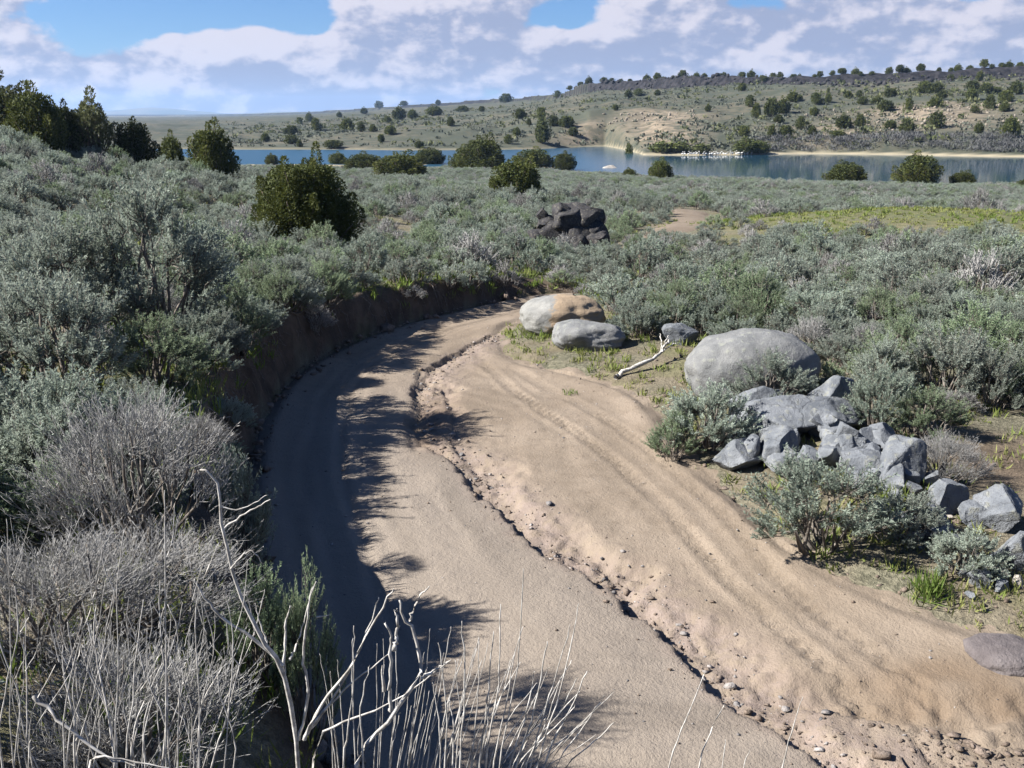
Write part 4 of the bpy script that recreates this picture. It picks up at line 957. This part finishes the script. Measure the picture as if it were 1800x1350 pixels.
# leafless willow thicket along the far shore, sage specks on the slopes, scree: nobody could count these
def far_stuff():
    r = np.random.default_rng(31); s = Soup(); n = 300
    u = r.uniform(1330, 1990, n); A = (u-900)/1813; y = np.interp(A, KA, KY1)+r.uniform(5, 17, n); x = A*y; z = ground_z(x, y)
    for i in range(n):
        k = 46; h = r.uniform(1.0, 2.4); d = r.normal(size=(k, 3))*np.array([.8, .8, .3])+np.array([0, 0, 1.0]); c = np.stack([r.normal(size=k)*1.0, r.normal(size=k)*1.0, r.uniform(0, .5, k)*h], 1)
        s.add(*leaves(c+[x[i], y[i], z[i]-.2], d, h*.6, .13, r.uniform(0, 1, k), r))
    tag(obj('willow_thicket', s.mesh('willow_thicket', M_WILLOW)), 'leafless purplish willow thicket along the far shore', 'thicket', None, 'stuff')
    s = Soup(); n = 7000; u = r.uniform(380, 2000, n); A = (u-900)/1813; y1 = np.interp(A, KA, KY1); y4 = np.interp(A, KA, KP[2][0]); y = y1+6+(np.minimum(y4, y1+420)-y1-8)*r.uniform(0, 1, n)**1.4; x = A*y
    dn = fbm(x*.03, y*.03, 3, 111); k = dn+r.uniform(-.4, .4, n) > -.12; x, y, u = x[k], y[k], u[k]; z = ground_z(x, y); n = len(x); kk = 7
    sz = r.uniform(.5, 1.15, n)*np.where(u > 1270, 1.0, 1.15); si = np.repeat(np.arange(n), kk); d = r.normal(size=(n*kk, 3))*.9+np.array([0, 0, .7])
    c = np.stack([x, y, z], 1)[si]+r.normal(size=(n*kk, 3))*np.array([.3, .3, .1])*sz[si][:, None]
    s.add(*leaves(c, d, sz[si]*.9, sz[si]*.5, np.repeat(r.uniform(0, 1, n), kk), r))
    tag(obj('far_sagebrush', s.mesh('far_sagebrush', M_FARSAGE)), 'specks of sagebrush over the slopes across the lake', 'sagebrush', None, 'stuff')
    s = Soup(); n = 3200; u = r.uniform(380, 2000, n); A = (u-900)/1813; y1 = np.interp(A, KA, KY1); y4 = np.interp(A, KA, KP[2][0]); y = y1+7+(np.minimum(y4+6, y1+520)-y1-8)*r.uniform(0, 1, n)**1.2; x = A*y
    k = fbm(x*.022, y*.022, 3, 117)+r.uniform(-.25, .25, n) > np.where(u < 980, -.08, .10); x, y = x[k], y[k]; z = ground_z(x, y); n = len(x); kk = 14; sz = np.clip(r.lognormal(-.1, .4, n), .4, 2.2); si = np.repeat(np.arange(n), kk)
    c = np.stack([x, y, z], 1)[si]+r.normal(size=(n*kk, 3))*np.array([.38, .38, .16])*sz[si][:, None]+np.stack([0*sz, 0*sz, .3*sz], 1)[si]
    s.add(*leaves(c, r.normal(size=(n*kk, 3))*.8+np.array([0, 0, .8]), sz[si]*.7, sz[si]*.42, np.clip(np.repeat(r.uniform(0, .7, n), kk)+r.uniform(-.15, .25, n*kk), 0, 1), r))
    tag(obj('far_scrub', s.mesh('far_scrub', M_JUN2)), 'dark low scrub clustered over the slopes across the lake', 'scrub', None, 'stuff')
    s = Soup(); V0, F0 = ICO[1]
    def scree(n, uu, yy_, size, m_name):
        for i in range(n):
            A = (uu[i]-900)/1813; X0 = A*yy_[i]; Z0 = gz_fast(X0, yy_[i]); sz = size*r.uniform(.4, 1.3)
            s.add(V0*r.uniform(.6, 1.3, (1, 3))*sz*(1+.25*r.normal(size=(len(V0), 1)))+[X0, yy_[i], Z0+sz*.2], F0)
    def gz_fast(a, b): return float(terrain(np.array([a]), np.array([b]))[0])
    n = 260; scree(n, r.normal(1640, 100, n), r.uniform(272, 330, n), .45, '')
    n = 70; scree(n, r.uniform(1060, 1230, n), r.uniform(322, 345, n), .45, '')
    tag(obj('pale_scree', s.mesh('pale_scree', M_SCREE)), 'pale stones strewn over the eroded slopes across the lake', 'rocks', None, 'stuff')
    s = Soup(); n = 420; uu = r.uniform(990, 1990, n); A = (uu-900)/1813; y4 = np.interp(A, KA, KP[2][0]); y = y4+r.uniform(-16, 3, n)
    for i in range(n):
        X0 = A[i]*y[i]; Z0 = gz_fast(X0, y[i]); sz = r.uniform(.3, 1.1)*(1.3 if uu[i] < 1260 else 1.0)
        s.add(V0*r.uniform(.6, 1.3, (1, 3))*sz*(1+.25*r.normal(size=(len(V0), 1)))+[X0, y[i], Z0+sz*.2], F0)
    tag(obj('rimrock_talus', s.mesh('rimrock_talus', M_RIM)), 'dark broken rock below the rim cliff', 'rocks', None, 'stuff')
far_stuff()

# white birds standing at the far water line
def birds():
    s = Soup()
    body = np.array([[-.42, 0, .50], [-.25, 0, .52], [0, 0, .55], [.22, 0, .62], [.33, 0, .80], [.36, 0, .98], [.46, 0, 1.02], [.72, 0, .93]]); rad = np.array([.03, .14, .19, .13, .06, .065, .06, .01])
    s.add(*tubes(body[None], rad[None], 7)); s.add(*tubes(np.array([[[0, .07, .42], [.01, .07, .2], [.0, .07, -.05]], [[0, -.07, .42], [.01, -.07, .2], [.0, -.07, -.05]]]), np.full((2, 3), .03), 4))
    m, t = mat('white_plumage'); finish(t, (.78, .77, .73), .8); me = s.mesh('white_bird', m, True); r = np.random.default_rng(4)
    for k in range(24):
        u = 1202+k*5.3+r.uniform(-1.2, 1.2); A = (u-900)/1813; y = float(np.interp(A, KA, KY1)); x = A*y
        while gz(x, y) > WATER-.1: y -= .5; x = A*y
        sc_ = r.uniform(.8, 1.1)
        tag(obj('white_bird', me, None, (x, y, max(gz(x, y), WATER-.12)), (0, 0, r.uniform(0, 6.28)), (sc_,)*3), 'white bird in the row standing along the low point', 'bird', 'white birds at the water line')
birds()

# ------------------------------------------------------------------ dead stems in the foreground
def stem_plant(label, stems, y0, name='bare_shrub', sub=False, r=None):
    """stems: (list of photo pixels from base to tip, base radius); unprojected at the plant's distance and carried down into the ground"""
    r = r or np.random.default_rng(int(y0*1000)); root = main = None
    for pts, rad in stems:
        lean = r.uniform(-.25, .25); n = len(pts); W = [at_y(u, v, y0+lean*max(0, 1345-v)/500) for (u, v) in pts]
        if root is None:
            x0, yb = W[0][0], y0; zb = gz(x0, yb); base = (x0, yb, zb); root = thing(name, label, 'dead shrub', base)
        b = np.array([base[0]+(W[0][0]-base[0])*.45, base[1]+r.normal()*.03, 0]); b[2] = gz(b[0], b[1])-.05
        first = W[0]
        P = ([b] if pts[0][1] > 1300 and first[2] > b[2]+.12 else [])+W
        V, Fs = path_tube(np.array(P)-np.array(base), rad*1.2, rad*.35, 6)
        me = mesh_np('bare_stem', V, [np.asarray(f) for f in Fs], [M_PALE], None, True)
        if sub and main is not None: obj('branch', me, main)
        else: main = obj('stem', me, root)
    return root
stem_plant('forked bleached dead shrub with a tall curved stem in front of the bank', [
    ([(525, 1345), (512, 1240), (495, 1170), (468, 1130), (430, 1075), (405, 1000), (392, 930), (384, 865), (372, 828), (352, 826)], .0085),
    ([(495, 1170), (465, 1135), (400, 1095), (362, 1058), (342, 1018)], .006), ([(500, 1190), (500, 1120), (510, 1065)], .006), ([(525, 1300), (545, 1215), (530, 1160), (540, 1080), (556, 1022)], .006),
    ([(510, 1160), (530, 1110), (550, 1030)], .004), ([(535, 1300), (565, 1235), (622, 1165), (652, 1100), (692, 1035)], .006), ([(540, 1290), (600, 1210), (642, 1120), (666, 1050)], .005),
    ([(535, 1310), (595, 1270), (690, 1238), (790, 1162)], .005), ([(540, 1285), (620, 1195), (680, 1155), (700, 1120)], .004), ([(392, 930), (420, 910), (455, 890), (475, 878)], .004), ([(388, 890), (420, 900), (470, 870)], .003),
    ([(405, 1000), (440, 960), (460, 990)], .003), ([(556, 1085), (580, 1080)], .003), ([(470, 1130), (455, 1090), (448, 1060)], .003)], 3.15, sub=True)
stem_plant('stout forked bleached stem with broken snags beside the forked dead shrub', [
    ([(615, 1348), (655, 1300), (690, 1250), (742, 1190), (738, 1130), (712, 1088), (702, 1055)], .0085), ([(688, 1250), (682, 1200), (692, 1130), (678, 1094)], .007), ([(742, 1190), (770, 1175), (792, 1160)], .005),
    ([(692, 1140), (700, 1110), (698, 1070)], .007), ([(675, 1215), (672, 1170)], .006), ([(720, 1090), (735, 1050), (755, 1030)], .004), ([(600, 1348), (610, 1290), (625, 1190), (622, 1100)], .004), ([(640, 1348), (630, 1260), (650, 1170)], .004)], 2.9, sub=True)
r_ = np.random.default_rng(21)
fan = [(770, 1130), (800, 1160), (812, 1092), (842, 1128), (880, 1062), (868, 1110), (920, 1000), (962, 1128), (1002, 1098), (1018, 1060), (1032, 1180), (1062, 1222), (905, 1150), (940, 1180), (760, 1200), (985, 1190), (860, 1190), (790, 1230), (1010, 1240), (1080, 1270)]
stem_plant('fan of thin straight bleached stems at the road edge', [([(760+ (u-740)*.62, 1360), (760+(u-740)*.8+r_.uniform(-8, 8), 1360-(1360-v)*.5), (u, v)], r_.uniform(.003, .005)) for u, v in fan], 3.0)
fan2 = [(560+k*15+r_.normal()*9, 1120+r_.uniform(0, 150)) for k in range(20)]+[(700+k*13+r_.normal()*8, 1100+r_.uniform(0, 170)) for k in range(26)]+[(1000+k*16, 1190+r_.uniform(0, 110)) for k in range(6)]
stem_plant('thin bleached stems filling in behind the stout forked stem', [([(640+(u-640)*.7, 1362), (640+(u-640)*.85+r_.normal()*7, 1362-(1362-v)*.5), (u, v)], r_.uniform(.0022, .0042)) for u, v in fan2], 3.35)
stem_plant('few thin bare stems standing alone before the road', [([(1168, 1360), (1195, 1290), (1240, 1182)], .003), ([(1222, 1360), (1245, 1290), (1277, 1230)], .003), ([(1372, 1360), (1390, 1290), (1411, 1225)], .0026), ([(1270, 1360), (1275, 1300)], .0024), ([(1300, 1360), (1318, 1318)], .002)], 2.8)
left = []
for k in range(46):
    u0 = r_.uniform(-10, 430); v1 = r_.uniform(840, 1180) if k < 22 else r_.uniform(1000, 1240); le = r_.normal()*45+12
    pts_ = [(u0, 1358), (u0+le*.35+r_.normal()*14, 1358-(1358-v1)*.4), (u0+le*.8+r_.normal()*16, 1358-(1358-v1)*.75), (u0+le, v1)]; left.append((pts_, r_.uniform(.0018, .004)))
    q_ = pts_[2]; sd_ = r_.choice([-1, 1]); left.append(([q_, (q_[0]+sd_*r_.uniform(8, 22), q_[1]-r_.uniform(25, 60)), (q_[0]+sd_*r_.uniform(14, 40), q_[1]-r_.uniform(70, 130))], .0016))
stem_plant('thicket of upright bare white stems over the dormant shrub', left[:32], 2.75); stem_plant('bare white stems rising through the dormant shrub', left[32:62], 3.2); stem_plant('slender bare stems between the dormant shrub and forked dead shrub', left[62:], 3.5)
stem_plant('thick pale fallen branch lying across the bare stems', [([(60, 1225), (110, 1270), (170, 1325), (240, 1345)], .006), ([(140, 1325), (190, 1330), (300, 1352)], .005)], 2.7)
# pale branch lying behind the road edge
def dead_branch():
    pts = [hit(u, v) for u, v in [(1082, 668), (1110, 656), (1140, 650), (1163, 640), (1168, 632), (1176, 627)]]
    base = np.array(pts[0]); root = thing('fallen_branch', 'crooked bleached branch lying on the verge near the flat-topped boulder', 'branch', tuple(base))
    P = [np.array(p)-base+[0, 0, .05+.05*i] for i, p in enumerate(pts)]
    V, Fs = path_tube(P, .045, .018, 7); obj('stem', mesh_np('branch', V, [np.asarray(f) for f in Fs], [M_PALE], None, True), root)
    e = P[3]
    for q in ([.12, .1, .28], [.3, .15, .12], [-.02, .2, .3]):
        V, Fs = path_tube([e, e+np.array(q)*.5+[0, 0, .05], e+np.array(q)], .018, .007, 5); obj('twig', mesh_np('branch_twig', V, [np.asarray(f) for f in Fs], [M_PALE], None, True), root)
dead_branch()

# ------------------------------------------------------------------ grass, clods and pebbles
def grass():
    r = np.random.default_rng(51); s = Soup(); x = r.uniform(-18, 34, 42000); y = 4+54*r.uniform(0, 1, 42000)**1.6
    z, I = terrain(x, y, True); n1 = fbm(x*.45, y*.45, 3, 121)
    dl, dr = I['dL'], I['dR']
    p = np.where(dl < 99, .16+.55*np.exp(-((dl-.9)/.9)**2), .10+.55*np.exp(-((dr-1.0)/1.1)**2)) + n1*.28
    p = np.where((y > 6) & (y < 22) & (dr < 5), p+.22, p)
    p = np.where((dl < 2.6) & (y > 9) & (y < 27), p+.35, p)
    p = np.where(I['knoll']+n1*.3 > .35, .6, p)
    p = np.where((x**2+y**2 < 5**2), .1, p)
    k = (I['din'] <= 0) & (r.uniform(size=len(x)) < p) & (np.minimum(dl, dr) > .12); x, y, z, n1, dl = x[k], y[k], z[k], n1[k], dl[k]
    n = len(x); b = 13; si = np.repeat(np.arange(n), b); hh = r.uniform(.07, .21, n)*(1+.5*n1)*(1+.4*(dl < 3)); D = r.normal(size=(n*b, 3))*.42+np.array([0, 0, 1]); D[:, 2] = np.abs(D[:, 2])
    c = np.stack([x, y, z-.02], 1)[si]+r.normal(size=(n*b, 3))*np.array([.06, .06, 0])
    tint = np.clip(.5-n1*.9+r.normal(size=n)*.25+np.where(dl < 3, -.25, .1), 0, 1)[si]+r.uniform(-.1, .1, n*b)
    s.add(*leaves(c, D, hh[si]*r.uniform(.6, 1.2, n*b), .012+.0006*y[si], np.clip(tint, 0, 1), r))
    tag(obj('grass', s.mesh('grass', M_GRASS)), 'green and straw-coloured grass along the road verges', 'grass', None, 'stuff'); print('grass tufts', n)
grass()
def tuft(label, u, v, hpx, nb, seed):
    r = np.random.default_rng(seed); x, y, z = hit(u, v); h = hpx/F*y; s = Soup(); D = r.normal(size=(nb, 3))*.38+np.array([0, 0, 1])
    s.add(*leaves(r.normal(size=(nb, 3))*np.array([.07, .07, 0]), D, h*r.uniform(.5, 1.1, nb), .014, r.uniform(0, .3, nb), r)); tag(obj('grass_tuft', s.mesh('grass_tuft', M_GRASS), None, (x, y, z-.02)), label, 'grass')
tuft('bright green weed tuft on the verge below the grey rocks', 1632, 1050, 62, 130, 1); tuft('tall yellow-green grass clump behind the roadside sagebrush', 1560, 905, 66, 160, 2); tuft('tiny weed growing alone on the bare dirt', 1003, 694, 14, 40, 3)
def bank_roots():
    r = np.random.default_rng(71); s = Soup(); n = 420; i = r.integers(0, len(L_LINE)-1, n); t = r.random(n)[:, None]; A = L_LINE[i]; B = L_LINE[i+1]; T = unit(B-A); Q = A*(1-t)+B*t
    Nn = np.stack([T[:, 1], -T[:, 0]], 1); k = (Q[:, 1] > 7) & (Q[:, 1] < 26); Q, Nn = Q[k], Nn[k]; n = len(Q)
    if n and np.mean(inside_poly(*(Q+Nn*.1).T)) > .5: Nn = -Nn          # point away from the road
    top = Q+Nn*r.uniform(.22, .42, n)[:, None]; low = Q+Nn*r.uniform(.0, .12, n)[:, None]; zt = ground_z(top[:, 0], top[:, 1])-r.uniform(0, .2, n); zl = zt-r.uniform(.25, .8, n); zl = np.maximum(zl, .02)
    a = np.column_stack([top, zt]); b = np.column_stack([low, zl]); m1 = a+(b-a)*.35+r.normal(size=(n, 3))*.06; m2 = a+(b-a)*.7+r.normal(size=(n, 3))*.06
    s.add(*tubes(np.stack([a, m1, m2, b], 1), np.array([[.009, .007, .005, .002]])*r.uniform(.5, 1.5, (n, 1)), 4))
    tag(obj('bank_roots', s.mesh('bank_roots', M_WOOD)), 'thin roots hanging out of the cut bank', 'roots', None, 'stuff')
bank_roots()
def clods():
    r = np.random.default_rng(61); s = Soup(); V0, F0 = ICO[1]
    def put(x, y, size):
        z = ground_z(x, y)
        for i in range(len(x)): s.add(V0*r.uniform(.5, 1.5, (1, 3))*np.array([1, 1, .6])*size[i]*(1+.34*r.normal(size=(len(V0), 1)))+[x[i], y[i], z[i]+size[i]*.25], F0)
    t = r.uniform(0, 1, 1700); idx = t*(len(GULLY)-1); i0 = idx.astype(int).clip(0, len(GULLY)-2); P = GULLY[i0]+(GULLY[i0+1]-GULLY[i0])*(idx-i0)[:, None]; T = unit(GULLY[i0+1]-GULLY[i0]); Nn = np.stack([-T[:, 1], T[:, 0]], 1)
    off = np.abs(r.normal(size=len(t)))*.24+.02; Q = P+Nn*off[:, None]*np.where(r.random(len(t)) < .93, 1, -.6)[:, None]
    put(Q[:, 0], Q[:, 1], np.clip(r.lognormal(-5.0, .7, len(t)), .003, .05))
    x = r.uniform(-4, 9, 9000); y = r.uniform(4, 24, 9000); k = inside_poly(x, y); x, y = x[k], y[k]; k = (fbm(x*.8, y*.8, 3, 131)+r.uniform(-.5, .5, len(x))) > -.05; put(x[k], y[k], np.clip(r.lognormal(-5.5, .6, k.sum()), .002, .025))
    c = np.array([on_plane(u, v) for u, v in [(1600, 1290), (1650, 1310), (1720, 1320), (1780, 1330)]]); Q = c[r.integers(0, 4, 500)]+r.normal(size=(500, 2))*[.28, .14]; put(Q[:240, 0], Q[:240, 1], np.clip(r.lognormal(-4.7, .8, 240), .005, .08))
    x = r.uniform(2, 11, 3000); y = r.uniform(5, 18, 3000); z, I = terrain(x, y, True); k = (I['dR'] < 4); put(x[k], y[k], np.clip(r.lognormal(-4.2, .5, k.sum()), .006, .05))
    i = r.integers(0, len(L_LINE)-1, 1500); tt = r.random(1500)[:, None]; Q = L_LINE[i]*(1-tt)+L_LINE[i+1]*tt+r.normal(size=(1500, 2))*.16; k = inside_poly(Q[:, 0], Q[:, 1]) & (Q[:, 1] > 5) & (Q[:, 1] < 25); put(Q[k, 0], Q[k, 1], np.clip(r.lognormal(-4.0, .7, k.sum()), .008, .12))
    s2 = s; s = Soup()
    def put2(x, y, size):
        z = ground_z(x, y)
        for i in range(len(x)): s.add(V0*r.uniform(.5, 1.5, (1, 3))*np.array([1, 1, .6])*size[i]*(1+.3*r.normal(size=(len(V0), 1)))+[x[i], y[i], z[i]+size[i]*.15], F0)
    i = r.integers(0, len(P), 520); Q = P[i]+Nn[i]*(np.abs(r.normal(size=520))*.3)[:, None]; put2(Q[:, 0], Q[:, 1], np.clip(r.lognormal(-4.6, .6, 520), .005, .06))
    x = r.uniform(-3, 9, 2600); y = r.uniform(4.5, 22, 2600); k = inside_poly(x, y); put2(x[k], y[k], np.clip(r.lognormal(-5.2, .5, k.sum()), .003, .03))
    tag(obj('gravel', s.mesh('gravel', M_GRAVEL)), 'grey and pinkish gravel strewn along the washed-out gully', 'gravel', None, 'stuff'); s = s2
    tag(obj('dirt_clods', s.mesh('dirt_clods', M_CLOD)), 'loose clods and pebbles on the washed-out road', 'clods', None, 'stuff')
clods()

# ------------------------------------------------------------------ the air
def haze():
    m, t = mat('air'); v = t.n('ShaderNodeVolumePrincipled'); v.inputs['Color'].default_value = (.42, .64, 1.0, 1); v.inputs['Density'].default_value = 9e-5; v.inputs['Anisotropy'].default_value = .2
    o = t.n('ShaderNodeOutputMaterial'); t.link(v.outputs[0], o.inputs[1])
    x0, x1, y0, y1, z0, z1 = -9800, 9800, -60, 10300, -80, 170
    V = [(x, y, z) for z in (z0, z1) for y in (y0, y1) for x in (x0, x1)]
    Fq = np.array([[0, 2, 3, 1], [4, 5, 7, 6], [0, 1, 5, 4], [1, 3, 7, 5], [3, 2, 6, 7], [2, 0, 4, 6]])
    tag(obj('haze', mesh_np('haze', V, [Fq], [m])), kind='stuff')
haze()
